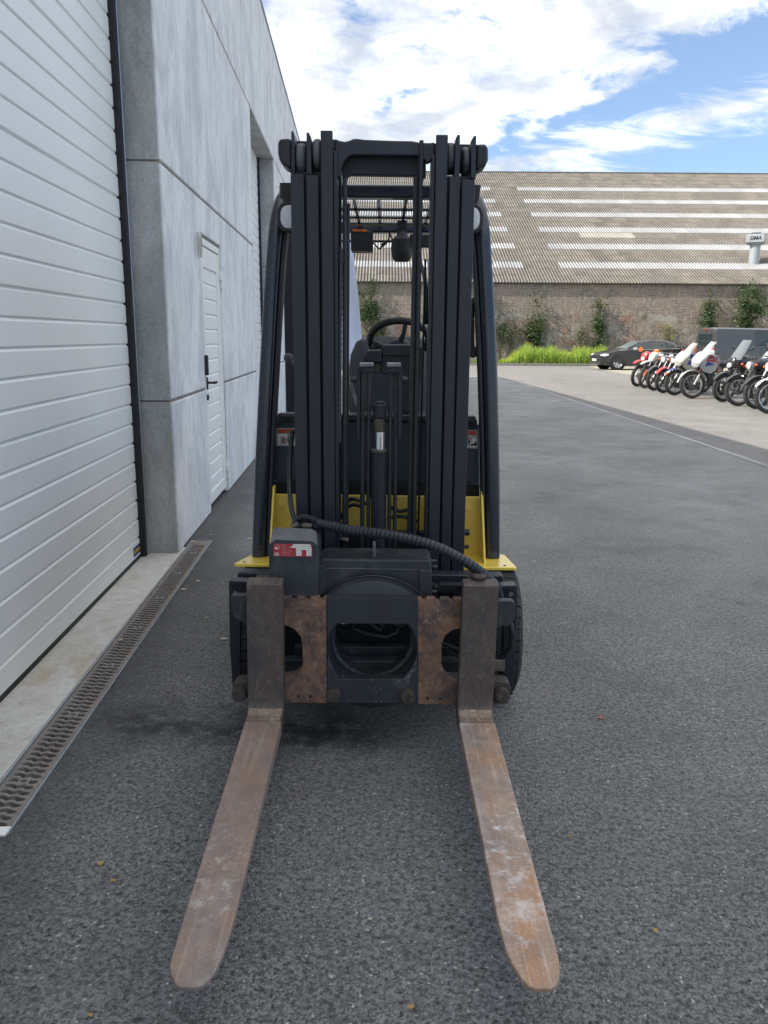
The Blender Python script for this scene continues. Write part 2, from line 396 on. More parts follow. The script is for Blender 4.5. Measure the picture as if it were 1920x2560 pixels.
    def build(s, name, mat, parent=None, bevel=0, label=None, kind=None, angle=35, seg=2):
        org = ORG.get(parent.name, Vector((0,0,0))) if parent else Vector((0,0,0))
        me = s.mesh(name, org, angle)
        me.materials.append(mat)
        o = bpy.data.objects.new(name, me); C.objects.link(o)
        if parent: o.parent = parent; ORG[o.name] = org
        if bevel:
            b = o.modifiers.new('bevel', 'BEVEL'); b.width = bevel; b.segments = seg; b.limit_method = 'ANGLE'; b.angle_limit = R(38)
            b.harden_normals = True
        if label: o['label'] = label
        if kind: o['kind'] = kind
        return o
def thing(name, label, cat, loc=(0,0,0), rotz=0, group=None, world=True):
    o = bpy.data.objects.new(name, None); C.objects.link(o); o.empty_display_size = .1
    o.location = loc; o.rotation_euler = (0, 0, rotz)
    if world: ORG[o.name] = Vector(loc)
    if label: o['label'] = label
    if cat: o['category'] = cat
    if group: o['group'] = group
    return o
def tag(o, label, cat, group=None, kind=None):
    o['label'] = label
    if cat: o['category'] = cat
    if group: o['group'] = group
    if kind: o['kind'] = kind
    return o
def copy_part(src, parent, loc=None, rot=None):
    c = src.copy(); C.objects.link(c); c.parent = parent
    if loc is not None: c.location = loc
    if rot is not None: c.rotation_euler = rot
    ORG[c.name] = ORG.get(src.name, Vector((0,0,0)))
    return c
def text_mb(txt, size, ext=.001, bold=False):
    cu = bpy.data.curves.new('lettering', 'FONT'); cu.body = txt; cu.size = size; cu.extrude = ext; cu.align_x = 'CENTER'; cu.align_y = 'CENTER'
    if bold: cu.offset = size*.018
    o = bpy.data.objects.new('lettering', cu); C.objects.link(o)
    me = bpy.data.meshes.new_from_object(o)
    mb = MB(); mb.add([v.co.copy() for v in me.vertices], [tuple(p.vertices) for p in me.polygons])
    bpy.data.objects.remove(o); bpy.data.meshes.remove(me)
    return mb
# measured picture positions -> points in the place at a known distance Y
def W(u, v, Yd, s=1.1573):
    x = (u*s-960)/FPX; y = -(v*s-1280)/FPX
    c, sn = math.cos(ROLL), math.sin(ROLL); x, y = c*x-sn*y, sn*x+c*y
    r = Vector((x, math.cos(PITCH)+y*math.sin(PITCH), -math.sin(PITCH)+y*math.cos(PITCH)))
    t = Yd/r.y; return Vector((r.x*t, Yd, CAMH+r.z*t))
def XZ(pts, Yd):
    return [(W(u, v, Yd).x, W(u, v, Yd).z) for u, v in pts]

#==SETTING==
# ------------------------------------------------------------------ ground
def sheet(name, pts, z, mat):
    mb = MB(); mb.add([(x, y, z) for x, y in pts], [tuple(range(len(pts)))])
    me = bpy.data.meshes.new(name); me.from_pydata([tuple(v) for v in mb.v], [], mb.f); me.materials.append(mat)
    o = bpy.data.objects.new(name, me); C.objects.link(o); o['kind'] = 'structure'
    return o
def holed(o, hole):
    z = o.data.vertices[0].co.z; out = [tuple(v.co[:2]) for v in o.data.vertices]
    bm = bmesh.new()
    for lp in (out, hole):
        vs = [bm.verts.new((p[0], p[1], z)) for p in lp]
        for i in range(len(vs)): bm.edges.new((vs[i], vs[(i+1) % len(vs)]))
    bmesh.ops.triangle_fill(bm, use_beauty=True, use_dissolve=False, edges=bm.edges[:])
    for f in bm.faces:
        if f.normal.z < 0: f.normal_flip()
    bm.to_mesh(o.data); bm.free()
_c, _s = math.cos(.039), math.sin(.039)
DRAIN_HOLE = [(-1.187+x*_c-y*_s, x*_s+y*_c) for x, y in ((.018,2.101),(.163,2.101),(.163,5.599),(.018,5.599))]
holed(sheet('ground', [(-300,-150),(300,-150),(300,300),(-300,300)], -0.012, m_asph_old), DRAIN_HOLE)
K = .039
holed(sheet('asphalt_yard', [(-1.6,-12),(4.50,-12),(4.50,2),(4.50,12),(4.48,27),(4.3,31),(1.5,33.5),(-2.9,34)], 0.0, m_asph), DRAIN_HOLE)
sheet('asphalt_joint', [(4.46,-12),(4.56,-12),(4.56,12),(4.53,27.5),(4.45,27.5),(4.46,12)], 0.004, m_joint)

m_pave = None
def paver_mat():
    m, t, bs = base_mat('pavers')
    v = coords(t)
    br = t.new('ShaderNodeTexBrick'); t.link(v, br.inputs['Vector'])
    br.inputs['Scale'].default_value = 1.0; br.inputs['Brick Width'].default_value = .22; br.inputs['Row Height'].default_value = .11
    br.inputs['Mortar Size'].default_value = .006
    br.inputs['Color1'].default_value = (.36,.33,.27,1); br.inputs['Color2'].default_value = (.44,.40,.32,1); br.inputs['Mortar'].default_value = (.2,.19,.14,1)
    n = t.noise(v, 2.5, 5, .6)
    c = t.mix(t.math('MULTIPLY', t.ramp(n, [(.5,0.0),(.7,1.0)]), .5), br.outputs[0], (.26,.27,.15))
    t.link(c, bs.inputs['Base Color']); bs.inputs['Roughness'].default_value = .9
    return m
m_pave = paver_mat()
sheet('paver_parking', [(11.0,43.9),(10.3,38),(10.2,33.4),(10.6,28),(11,20),(11,5),(60,5),(60,43.9)], -0.008, m_pave)
m_kerb = M('kerb_concrete', (.20,.195,.18), .9, 0, .2, 2, .2, 40)
kb = MB()
x = -14.0
kerb = thing('kerb', None, None, (0,44,0)); kerb['kind'] = 'structure'
kmesh = None
while x < 50:
    if kmesh is None:
        kmesh = MB().box((x+.006,44.0,-.02),(x+.994,44.15,.11)).build('kerb_stone', m_kerb, kerb, .012)
        k0 = x
    else: copy_part(kmesh, kerb, (x-k0,0,0))
    x += 1.0
m_soil = M('verge_soil', (.10,.085,.055), .95, 0, .3, 1.5, .3, 30)
sheet('verge_soil', [(-30,44.14),(80,44.14),(80,47.2),(-30,47.2)], 0.03, m_soil)

# ------------------------------------------------------------------ concrete building on the left
BR = Vector((-1.187, 0, 0)); BA = math.atan(K)
bld = thing('warehouse', 'grey precast concrete warehouse with white sectional doors along the left side', 'building', BR, BA, world=False)
YS, DW, PW, TOP, DH = 2.42, 2.83, 4.75, 5.66, 4.04
REC = -.235
# bays: doors at 2.42-5.27, 10.0-12.8, 17.5-20.3 ; last panel to 29
doors = [(2.42, 5.27), (10.0, 12.78), (17.5, 20.3)]
piers = [(-6.5, 2.42), (5.27, 10.0), (12.78, 17.5), (20.3, 29.0)]
def panel(y0, y1, z0, z1, mat=m_panel, cut=None):
    g_ = .009
    y0 += g_; y1 -= g_; z0 += g_; z1 -= g_
    if cut:
        a, b, zt = cut
        pts = None
        if z0 < zt < z1 and z0 < .1+z0:   # notch open at the bottom
            pts = [(y0,z0),(a,z0),(a,zt),(b,zt),(b,z0),(y1,z0),(y1,z1),(y0,z1)]
        return MB().prism(pts, 'x', -.20, 0).build('concrete_panel', mat, bld, .012)
    return MB().box((-.20, y0, z0), (0, y1, z1)).build('concrete_panel', mat, bld, .012)
PD0, PD1, PDT = 6.545, 7.50, 2.235
for i, (a, b) in enumerate(piers):
    if i == 1:
        panel(a, PD0, 0, 1.03); panel(PD1, b, 0, 1.03)
        panel(a, b, 1.03, 2.50, cut=(PD0, PD1, PDT))
        panel(a, b, 2.50, 4.04)
    else:
        for z0, z1 in ((0,1.03),(1.03,2.50),(2.50,4.04)): panel(a, b, z0, z1)
for a, b in ((-6.5, -1.5), (-1.5, 3.9), (3.9, 9.4), (9.4, 14.9), (14.9, 21.0), (21.0, 29.0)):
    panel(a, b, 4.04, TOP)
# structure behind the cladding: piers as thick posts of raw concrete, back of the joints
core = MB()
for i, (a, b) in enumerate(piers):
    if i == 1:
        core.box((-.38, a+.004, 0), (-.012, PD0-.001, 4.03)); core.box((-.38, PD1+.001, 0), (-.012, b-.004, 4.03)); core.box((-.38, PD0+.0, PDT+.001), (-.0125, PD1, 4.029))
    else: core.box((-.38, a+.004, 0), (-.012, b-.004, 4.03))
core.box((-.38, -6.5, 4.05), (-.012, 28.99, TOP-.02))
core.build('joint_backing', m_seal, bld)
# raw reveal faces of each opening (post ends), in three lifts like the panels
for a, b in doors:
    for side in (0, 1):
        y = b if side else a
        for z0, z1 in ((0,1.03),(1.03,2.50),(2.50,4.04)):
            y0, y1 = (y-.006, y+.003) if side else (y-.003, y+.006)
            MB().box((REC-.02, y0, z0+.006), (-.010, y1, z1-.006)).build('post_face', m_raw, bld, .003)
    MB().box((-.38, a, 4.032), (-.005, b, 4.048)).build('soffit', m_raw, bld)
MB().box((-.28, -6.5, TOP), (.014, 29.0, TOP+.03)).build('roof_coping', m_steel, bld, .004)
MB().box((-14, -6.5, -.05), (-.40, 28.95, TOP-.1)).build('building_body', m_raw, bld)
MB().prism([(-14.0, 0), (0.0, 0), (0.0, TOP-.02), (-14.0, TOP-.02)], 'y', 28.99, 29.05).build('end_wall', m_raw, bld)

# sectional doors: slats of profiled sheet, one object per slat
def slat_mb(y0, y1, z0, z1, deep):
    """horizontal rib: gently crowned sheet with a pressed groove on top"""
    d = .013 if deep else .008
    pts = [(-.03, z0), (-.004, z0), (0, z0+.006), (0, z1-.016), (-d, z1-.007), (-d, z1), (-.03, z1)]
    mb = MB(); n = len(pts)
    vs = [(p[0], y0, p[1]) for p in pts]+[(p[0], y1, p[1]) for p in pts]
    return mb.add(vs, [tuple(range(n)), tuple(range(n, 2*n))[::-1]]+[(i, i+n, (i+1) % n+n, (i+1) % n) for i in range(n)])
for di, (a, b) in enumerate(doors):
    dr = MB().box((REC-.07, a+.05, .03), (REC-.035, b-.10, 4.03)).build('sectional_door', m_doord, bld)
    y0, y1 = a+.10, b-.105
    za = slat_mb(y0, y1, 0, .1245, False); zb = slat_mb(y0, y1, 0, .1245, True)
    pa = za.xf(Matrix.Translation((REC, 0, 0))).build('slat', m_door, dr, angle=10); pb = None
    pa.location = (0, 0, .022)
    for k in range(1, 33):
        if (k % 5) == 2:
            if pb is None: pb = zb.xf(Matrix.Translation((REC, 0, 0))).build('slat', m_door, dr, angle=10); s_ = pb
            else: s_ = copy_part(pb, dr)
        else: s_ = copy_part(pa, dr)
        s_.location = (0, 0, .022+k*.125)
    MB().box((REC-.03, a+.09, 0.001), (REC+.004, b-.10, .030)).build('bottom_seal', m_rubber, bld, .004)
    for side in (-1, 1):
        yy = b if side > 0 else a
        s = side
        y_a, y_b = sorted((yy-s*.103, yy-s*.058)); MB().box((REC-.04, y_a, .002), (REC+.035, y_b, 4.03)).build('door_seal', m_rubber, bld, .004)
        y_a, y_b = sorted((yy-s*.056, yy-s*.030)); MB().box((REC-.04, y_a, .002), (REC+.040, y_b, 4.03)).build('door_rail', m_steel, bld, .004)
        y_a, y_b = sorted((yy-s*.029, yy-s*.007)); MB().box((REC-.04, y_a, .002), (REC+.005, y_b, 4.03)).build('door_gap_strip', m_rubber, bld)
    if di < 2:
        rl = MB()
        rl.box((REC+.001, b-.112, .01), (REC+.012, b-.103, .03)); r0 = rl.build('roller_clip', m_rubber, bld, .002)
        for k in range(1, 32): copy_part(r0, bld, (0, 0, k*.125))
# maker's sticker at the foot of the near door
st = MB().box((REC+.0005, 5.005, .046), (REC+.0025, 5.158, .105)).build('door_sticker', m_navy, bld)
tx = text_mb('HÖRMANN', .036, .0006, True)
tx.xf(Matrix.Translation((REC+.0030, 5.081, .074)) @ Matrix.Rotation(R(90), 4, 'Z') @ Matrix.Rotation(R(90), 4, 'X') @ Matrix.Diagonal((.78,1,1,1)))
tx.build('lettering', m_gold, st)

# personnel door
pf = MB()
pf.prism([(PD0+.002,.02),(PD0+.055,.02),(PD0+.055,PDT-.075),(PD1-.055,PDT-.075),(PD1-.055,.02),(PD1-.010,.02),(PD1-.010,PDT-.022),(PD0+.002,PDT-.022)], 'x', -.10, -.012)
pdoor = pf.build('entrance_door', m_white, bld, .004)
MB().prism([(PD0+.057,.05),(PD1-.058,.05),(PD1-.058,PDT-.08),(PD0+.057,PDT-.08)], 'x', -.09, -.050).build('door_backing', m_doord, pdoor)
fr = MB()
ya, yb = PD0+.060, PD1-.061
fr.plate([(ya,.055),(yb,.055),(yb,PDT-.085),(ya,PDT-.085)], [[(ya+.085,.15),(yb-.085,.15),(yb-.085,PDT-.24),(ya+.085,PDT-.24)]], 'x', -.049, -.018)
fr.build('door_stile_frame', m_white, pdoor, .003)
nsl = 15; zz0, zz1 = .15, PDT-.24; st_ = (zz1-zz0)/nsl
sm = slat_mb(ya+.086, yb-.086, 0, st_-.001, False).xf(Matrix.Translation((-.027, 0, 0))).build('slat', m_door, pdoor, angle=10)
sm.location = (0,0,zz0)
for k in range(1, nsl): copy_part(sm, pdoor, (0,0,zz0+k*st_))
for zc in (.21, 1.94):
    MB().cyl((.004, PD1-.012, zc-.07), (.004, PD1-.012, zc+.07), .017, 14).build('hinge', m_white, pdoor)
    MB().box((-.012, PD1-.05, zc-.0), (.006, PD1-.012, zc+.055)).build('hinge_leaf', m_white, pdoor, .003)
hd = MB(); hd.box((-.020, ya+.020, 1.02), (-.006, ya+.055, 1.12))
hd.cyl((-.01, ya+.038, 1.075), (.045, ya+.038, 1.075), .010, 12).build('handle', m_blackp, pdoor, .002)
MB().tube([(.045, ya+.030, 1.075), (.048, ya+.09, 1.075), (.046, ya+.135, 1.074)], [.012,.011,.013], 10).build('handle_lever', m_blackp, pdoor)
MB().cyl((-.02, ya+.038, .955), (-.004, ya+.038, .955), .024, 16).build('lock_cylinder', m_blackp, pdoor)
MB().box((-.006, PD0-.055, 1.14), (.026, PD0-.012, 1.30)).build('key_reader', m_blackp, bld, .008)
# mortar-rough lintel gap over the door and dark side gap
MB().box((-.10, PD0+.001, PDT-.021), (-.018, PD1-.002, PDT-.002)).build('lintel_gap', m_seal, bld)
MB().box((-.10, PD1-.0095, .02), (-.03, PD1-.001, PDT-.02)).build('side_gap', m_rubber, bld)
# house number standing off the wall
nb = text_mb('10', .25, .0045, False)
nb.xf(Matrix.Translation((.022, 6.36, 2.115)) @ Matrix.Rotation(R(90), 4, 'Z') @ Matrix.Rotation(R(90), 4, 'X') @ Matrix.Diagonal((.85,1,1,1)))
nb.build('house_number', m_beige, bld)

# concrete threshold slab and drain
def L2W(x, y, z=0):
    c, s = math.cos(BA), math.sin(BA); return (BR.x+x*c-y*s, BR.y+x*s+y*c, z)
sl_ = MB().box((REC-.12, 2.30, -.05), (.012, 5.269, .006)).box((-.013,5.262,-.05),(.012,5.42,.0055))
slab = sl_.build('threshold_slab', m_slab); slab.location = BR; slab.rotation_euler = (0,0,BA); slab['kind'] = 'structure'
drain = thing('drain_channel', 'narrow slotted drainage channel with rusty cast grates along the door threshold', 'drain', BR, BA, world=False)
DX0, DX1, DY0, GP = .024, .158, 2.145, .4785
MB().box((DX0, DY0-.045, -.14), (DX1, 5.60, -.105)).build('channel_floor', m_chan, drain)
MB().box((DX0-.007, DY0-.045, -.12), (DX0, 5.60, .007)).build('edge_rail', m_steel, drain)
MB().box((DX1, DY0-.045, -.12), (DX1+.006, 5.60, .007)).build('edge_rail', m_steel, drain)
MB().box((DX0, DY0-.045, -.06), (DX1, DY0-.002, .0045)).build('end_cap', m_white, drain)
MB().box((DX0, 5.590, -.06), (DX1, 5.60, .0045)).build('end_cap', m_steel, drain)
NS = 14
def grate_mb():
    w0, w1 = DX0+.0015, DX1-.0015; wd = w1-w0
    sp = (GP-.003)/NS
    def zig(t): # longitudinal offset of a slot as it crosses the width
        k = [(0, .24), (.30, .24), (.42, -.14), (.58, .14), (.70, -.24), (1, -.24)]
        for (a, va), (b, vb) in zip(k, k[1:]):
            if a <= t <= b: return (va+(vb-va)*(t-a)/(b-a))*sp
        return 0
    holes = []
    for i in range(NS):
        yc = (i+.5)*sp; hw = sp*.31
        segs = [(.13, .87)] if i != NS//2 else [(.13, .36), (.64, .87)]
        for a, b in segs:
            ts = [a+(b-a)*j/8 for j in range(9)]
            up = [(w0+wd*t, yc+zig(t)+hw*(1 if 0 < j < 8 else .45)) for j, t in enumerate(ts)]
            dn = [(w0+wd*t, yc+zig(t)-hw*(1 if 0 < j < 8 else .45)) for j, t in enumerate(ts)]
            holes.append(dn+up[::-1])
        if i == NS//2:
            holes.append([(w0+wd*.5+.012*math.cos(t*math.pi/5), yc+.008*math.sin(t*math.pi/5)) for t in range(10)])
    return MB().plate([(w0,.001),(w1,.001),(w1,GP-.001),(w0,GP-.001)], holes, 'z', -.022, .003)
gr = grate_mb().build('grate', m_grate, drain); gr.location = (0, DY0, 0)
for i in range(1, 7): 
    c_ = copy_part(gr, drain, (0, DY0+i*GP, 0))
last = MB().box((DX0+.002, DY0+7*GP+.002, -.02), (DX1-.002, 5.588, .003)).build('grate_end_piece', m_grate, drain)
# strips of mortar and asphalt lip beside the channel
MB().box((.013, 2.2, -.05), (DX0-.008, 5.3, .004)).build('mortar_strip', m_raw, drain)

#==FAR==
# ------------------------------------------------------------------ far shed
def brick_mat(name, plaster):
    m, t, bs = base_mat(name)
    v = coords(t)
    s3 = t.new('ShaderNodeSeparateXYZ'); t.link(v, s3.inputs[0])
    cb = t.new('ShaderNodeCombineXYZ'); t.link(s3.outputs[0], cb.inputs[0]); t.link(s3.outputs[2], cb.inputs[1])
    br = t.new('ShaderNodeTexBrick'); t.link(cb.outputs[0], br.inputs['Vector'])
    br.inputs['Scale'].default_value = 1.0; br.inputs['Brick Width'].default_value = .23; br.inputs['Row Height'].default_value = .085
    br.inputs['Mortar Size'].default_value = .014; br.inputs['Bias'].default_value = -.1
    br.inputs['Color1'].default_value = (.135,.105,.088,1); br.inputs['Color2'].default_value = (.25,.20,.17,1); br.inputs['Mortar'].default_value = (.31,.285,.25,1)
    n = t.noise(cb.outputs[0], .8, 7, .65)
    c = t.mix(t.math('MULTIPLY', t.ramp(n, [(.4,0.0),(.65,1.0)]), .55), br.outputs[0], (.33,.27,.21))
    sp = t.noise(t.map(cb.outputs[0], (6.5, 2.2, 1)), 1.0, 6, .75)
    c = t.mix(t.math('MULTIPLY', t.ramp(sp, [(.53,0.0),(.62,1.0)]), .6), c, (.45,.41,.35))
    c = t.mix(t.math('MULTIPLY', t.ramp(sp, [(.30,1.0),(.42,0.0)]), .6), c, (.075,.06,.05))
    if plaster:
        p = t.noise(cb.outputs[0], .55, 6, .6)
        c = t.mix(t.math('MULTIPLY', t.ramp(p, [(.50,0.0),(.58,1.0)]), .6), c, (.42,.41,.38))
        p2 = t.noise(t.map(cb.outputs[0], (1,1,1), (4,4,0)), .6, 6, .6)
        c = t.mix(t.math('MULTIPLY', t.ramp(p2, [(.54,0.0),(.62,1.0)]), .5), c, (.33,.15,.10))
        # green-brown creeping growth low on the wall
        gg = t.math('MULTIPLY', t.ramp(t.noise(t.map(cb.outputs[0], (2.5,1.0,1)), 1.2, 7, .7), [(.52,0.0),(.64,1.0)]), .6)
        c = t.mix(gg, c, (.085,.085,.04))
    t.link(c, bs.inputs['Base Color']); bs.inputs['Roughness'].default_value = .95
    bump(t, bs, t.math('ADD', br.outputs['Fac'], t.math('MULTIPLY', sp, -2.0)), .6, .03)
    return m
m_brick = brick_mat('old_brick', False); m_brickp = brick_mat('old_brick_plastered', True)
shed = thing('brick_shed', 'long low brick shed with a huge corrugated roof across the back of the yard', 'building', (12, 47, 0))
FX0, FX1 = -28.0, 55.0
MB().box((FX0, 47.0, 0), (FX1, 47.4, 2.74)).build('lower_wall', m_brickp, shed)
MB().box((FX0, 47.06, 2.74), (FX1, 47.4, 4.50)).build('upper_wall', m_brick, shed)
lg = MB(); x = FX0
while x < FX1:
    if random.random() > .18: lg.box((x, 47.01, 2.70+random.uniform(-.01,.02)), (x+1.9, 47.07, 2.80))
    x += 2.0
lg.build('ledge', m_brickp, shed)
MB().box((FX0, 46.90, 4.46), (FX1, 47.02, 4.53)).build('gutter_board', M('gutter_dark', (.06,.055,.05), .8), shed)
# corrugated rows
SL = .42; RUN = 1.14; RISE = RUN*SL; WAVE = .177*1.0
def corr_mb(x0, x1, lift=0.0, amp=.034, run=RUN, seg=6):
    n = int((x1-x0)/WAVE)*seg; mb = MB(); vs = []; fs = []
    for i in range(n+1):
        x = x0+i*WAVE/seg; h = amp*math.cos(2*math.pi*i/seg)+lift
        vs.append((x, -.06, h-.06*SL+.018)); vs.append((x, run+.03, (run+.03)*SL+h))
    for i in range(n): fs.append((2*i, 2*i+2, 2*i+3, 2*i+1))
    # rounded edge thickness at the lower end
    b = len(vs)
    for i in range(n+1):
        vs.append((vs[2*i][0], -.06, vs[2*i][2]-.012))
    for i in range(n): fs.append((b+i, b+i+1, 2*i+2, 2*i))
    return mb.add(vs, fs)
def corr_mat(name, c0, c1, moss, rough=.9, spread=1.0, valley=.62):
    m, t, bs = base_mat(name)
    v = coords(t)
    oi = t.new('ShaderNodeObjectInfo')
    s0 = t.new('ShaderNodeSeparateXYZ'); t.link(v, s0.inputs[0])
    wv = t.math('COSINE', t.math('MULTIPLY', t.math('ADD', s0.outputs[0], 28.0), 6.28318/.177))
    wvf = t.ramp(t.math('MULTIPLY_ADD', wv, .5, .5), [(.30, 1-valley), (.75, 1.0)])  # valleys darkened in the colour: dirt, plus painted shading that brings out the waves
    ad = t.new('ShaderNodeVectorMath', operation='ADD'); t.link(v, ad.inputs[0])
    cm = t.new('ShaderNodeCombineXYZ'); t.link(t.math('MULTIPLY', oi.outputs['Random'], 40.0), cm.inputs[0]); t.link(cm.outputs[0], ad.inputs[1])
    v = ad.outputs[0]
    n = t.noise(v, 1.2, 7, .65); f = t.noise(v, 9, 6, .75)
    c = t.mix(t.ramp(n, [(.35,0.0),(.65,1.0)]), c0, c1)
    c = t.mix(t.math('MULTIPLY', t.ramp(f, [(.48,0.0),(.62,1.0)]), .6*spread), c, moss)
    # tone steps between separate sheets
    sx = t.new('ShaderNodeSeparateXYZ'); t.link(v, sx.inputs[0])
    wn = t.new('ShaderNodeTexWhiteNoise', noise_dimensions='1D'); t.link(t.math('FLOOR', t.math('DIVIDE', sx.outputs[0], .885)), wn.inputs['W'])
    c = t.mix(1.0, c, t.ramp(wn.outputs['Value'], [(0, .86), (1, 1.1)]), 'MULTIPLY')
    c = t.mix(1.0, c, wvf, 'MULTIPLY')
    t.link(c, bs.inputs['Base Color']); bs.inputs['Roughness'].default_value = rough
    return m
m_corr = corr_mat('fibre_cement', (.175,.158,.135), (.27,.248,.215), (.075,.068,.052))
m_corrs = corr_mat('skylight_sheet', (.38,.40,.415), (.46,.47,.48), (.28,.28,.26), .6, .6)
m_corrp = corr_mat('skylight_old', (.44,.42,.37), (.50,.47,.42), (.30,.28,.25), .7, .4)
NR = 22
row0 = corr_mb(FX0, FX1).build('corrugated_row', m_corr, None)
row0.parent = shed; ORG[row0.name] = Vector((0,0,0))
so_ = Vector((12, 47, 0))
def rowloc(k, dz=0.0): return (-12, -.10+k*RUN, 4.52+k*RISE+dz)
row0.location = rowloc(0)
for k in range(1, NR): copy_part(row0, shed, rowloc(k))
MB().box((FX0, 47-.10+NR*RUN-.05, 4.52+NR*RISE-.05), (FX1, 47.25+NR*RUN, 4.62+NR*RISE)).build('ridge_cap', m_corr, shed)
MB().add([(FX0,47.1,4.4),(FX1,47.1,4.4),(FX1,47.2+NR*RUN,4.4+NR*RISE),(FX0,47.2+NR*RUN,4.4+NR*RISE)], [(0,1,2,3)]).build('roof_deck', m_void, shed)
MB().add([(FX0,47.2+NR*RUN,4.4+NR*RISE),(FX1,47.2+NR*RUN,4.4+NR*RISE),(FX1,47+2*NR*RUN,4.4),(FX0,47+2*NR*RUN,4.4)], [(0,1,2,3)]).build('rear_roof', m_corr, shed)
# translucent strips: every third row, with the break in the middle
def strip(k, x0, x1, mat, name):
    x0 = FX0+round((x0-FX0)/WAVE)*WAVE
    o = corr_mb(x0, x1, .014, .040, run=RUN-.14).build(name, mat, None); o.parent = shed; ORG[o.name] = Vector((0,0,0)); o.location = rowloc(k); return o
skr = [2, 5, 8, 11, 14, 17]
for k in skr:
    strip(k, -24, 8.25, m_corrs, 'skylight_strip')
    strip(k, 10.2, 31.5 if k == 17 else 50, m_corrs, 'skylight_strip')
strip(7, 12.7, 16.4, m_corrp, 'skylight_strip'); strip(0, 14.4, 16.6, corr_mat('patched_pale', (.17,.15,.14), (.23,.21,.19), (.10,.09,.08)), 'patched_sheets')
# roof vent
VX, VY, VZ = 22.15, 50.3, 5.62
vent = thing('roof_vent', 'pale grey roof ventilator with a boxed head lettered SIMA on the corrugated roof', 'roof vent', (VX, VY, VZ), R(-28), world=False)
m_vent = M('vent_grey', (.36,.39,.41), .5, .2, .06, 3)
MB().cyl((0,0,-.2),(0,0,1.45), .30, 28).build('pipe', m_vent, vent)
MB().cyl((0,0,-.35),(0,0,.22), .36, 28, .32).build('collar', m_rubber, vent)
vb = MB(); vb.box((-.50,-.50,1.48),(.50,.50,1.95)); hb = vb.build('head', m_vent, vent, .04)
MB().rings([[(-.5,-.5,1.48),(.5,-.5,1.48),(.5,.5,1.48),(-.5,.5,1.48)],[(-.3,-.3,1.36),(.3,-.3,1.36),(.3,.3,1.36),(-.3,.3,1.36)]]).build('head_skirt', m_vent, vent)
MB().box((-.26,-.26,1.95),(.26,.26,2.08)).build('cap', M('cap_grey', (.12,.13,.14), .6), vent, .02)
lt = text_mb('SIMA', .30, .006, True).xf(Matrix.Translation((.03,-.508,1.71)) @ Matrix.Rotation(R(90), 4, 'X') @ Matrix(((1,.22,0,0),(0,1,0,0),(0,0,1,0),(0,0,0,1))))
lt.build('lettering', M('vent_lettering', (.02,.02,.03), .6), vent)

# ------------------------------------------------------------------ vegetation
def leaf_mat(name, a, b, trans=.25):
    m, t, bs = base_mat(name)
    gi = t.new('ShaderNodeNewGeometry')
    c = t.mix(gi.outputs['Random Per Island'], a, b)
    t.link(c, bs.inputs['Base Color']); bs.inputs['Roughness'].default_value = .6
    tr = t.new('ShaderNodeBsdfTranslucent'); t.link(t.mix(1.0, c, (1.2,1.3,.6), 'MULTIPLY'), tr.inputs[0])
    mx = t.new('ShaderNodeMixShader'); mx.inputs[0].default_value = trans
    t.link(bs.outputs[0], mx.inputs[1]); t.link(tr.outputs[0], mx.inputs[2])
    t.link(mx.outputs[0], t.n['Material Output'].inputs[0]); return m
m_ivy = leaf_mat('ivy_leaf', (.030,.062,.022), (.085,.14,.05))
m_ivyd = leaf_mat('dull_leaf', (.045,.07,.028), (.12,.14,.06))
m_grass = leaf_mat('weed_green', (.20,.33,.05), (.46,.56,.13), .35)
m_grassd = leaf_mat('grass_short', (.10,.19,.03), (.24,.30,.07), .3)
m_flow = leaf_mat('flower_yellow', (.75,.62,.03), (.85,.75,.10), .3)
m_stem = M('stem_brown', (.10,.08,.05), .9)
def leaves(mb, n, pos, size, up=.2):
    for _ in range(n):
        p = Vector(pos()); a = Vector((random.gauss(0,1), random.gauss(0,1), random.gauss(0,1))).normalized()
        b = a.orthogonal().normalized(); b = Quaternion(a, random.uniform(0, 6.28)) @ b
        s_ = size*random.uniform(.6, 1.3)
        c = a.cross(b)
        mb.add([p, p+b*s_*.5+c*s_*.35, p+b*s_, p+b*s_*.5-c*s_*.35], [(0,1,2,3)])
def climber(x0, x1, z0, z1, n, label, mat=m_ivy, dens=None, size=.115, y=46.93, thick=.30):
    n = int(n*.62)
    o = thing('climbing_shrub', label, 'shrub', ((x0+x1)/2, 46.9, 0))
    sm_ = MB(); lf = MB(); ns = max(3, int((x1-x0)*3)); tips = []
    for i in range(ns):
        xb = random.uniform(x0*.6+x1*.4, x0*.4+x1*.6); xt = random.uniform(x0, x1); zt = z0+(z1-z0)*random.uniform(.55, 1.0)
        P = [(xb, y-.05, .02), (xb+(xt-xb)*.3, y-.06, z0*.5+.1), (xb+(xt-xb)*.7, y-.08, z0+(zt-z0)*.5), (xt, y-.05, zt)]
        sm_.tube(P, [.03,.022,.015,.006], 5); tips.append((xb, xt, zt))
    cl = []
    for i in range(max(7, n//90)):
        u = random.random(); zc = z0+(z1-z0)*random.random()**1.15
        f = (zc-z0)/(z1-z0); wd = (x1-x0)/2*(.35+.65*math.sin(math.pi*min(.95, .12+f*.75)))
        cl.append((Vector(((x0+x1)/2+random.uniform(-wd, wd), y-random.uniform(.05, thick), zc)), random.uniform(.18,.42)))
    def pos():
        c, r = random.choice(cl)
        p = c+Vector((random.gauss(0,.6)*r, random.gauss(0,.4)*r, random.gauss(0,.75)*r)); p.y = min(p.y, y-.02); return p
    leaves(lf, n, pos, size)
    sm_.build('stem', m_stem, o); fo = lf.build('foliage', mat, o, angle=180); fo['kind'] = 'stuff'
    return o
def cx(srcx, d=46.2): return (srcx-960)/2000*(d*.977+.2)
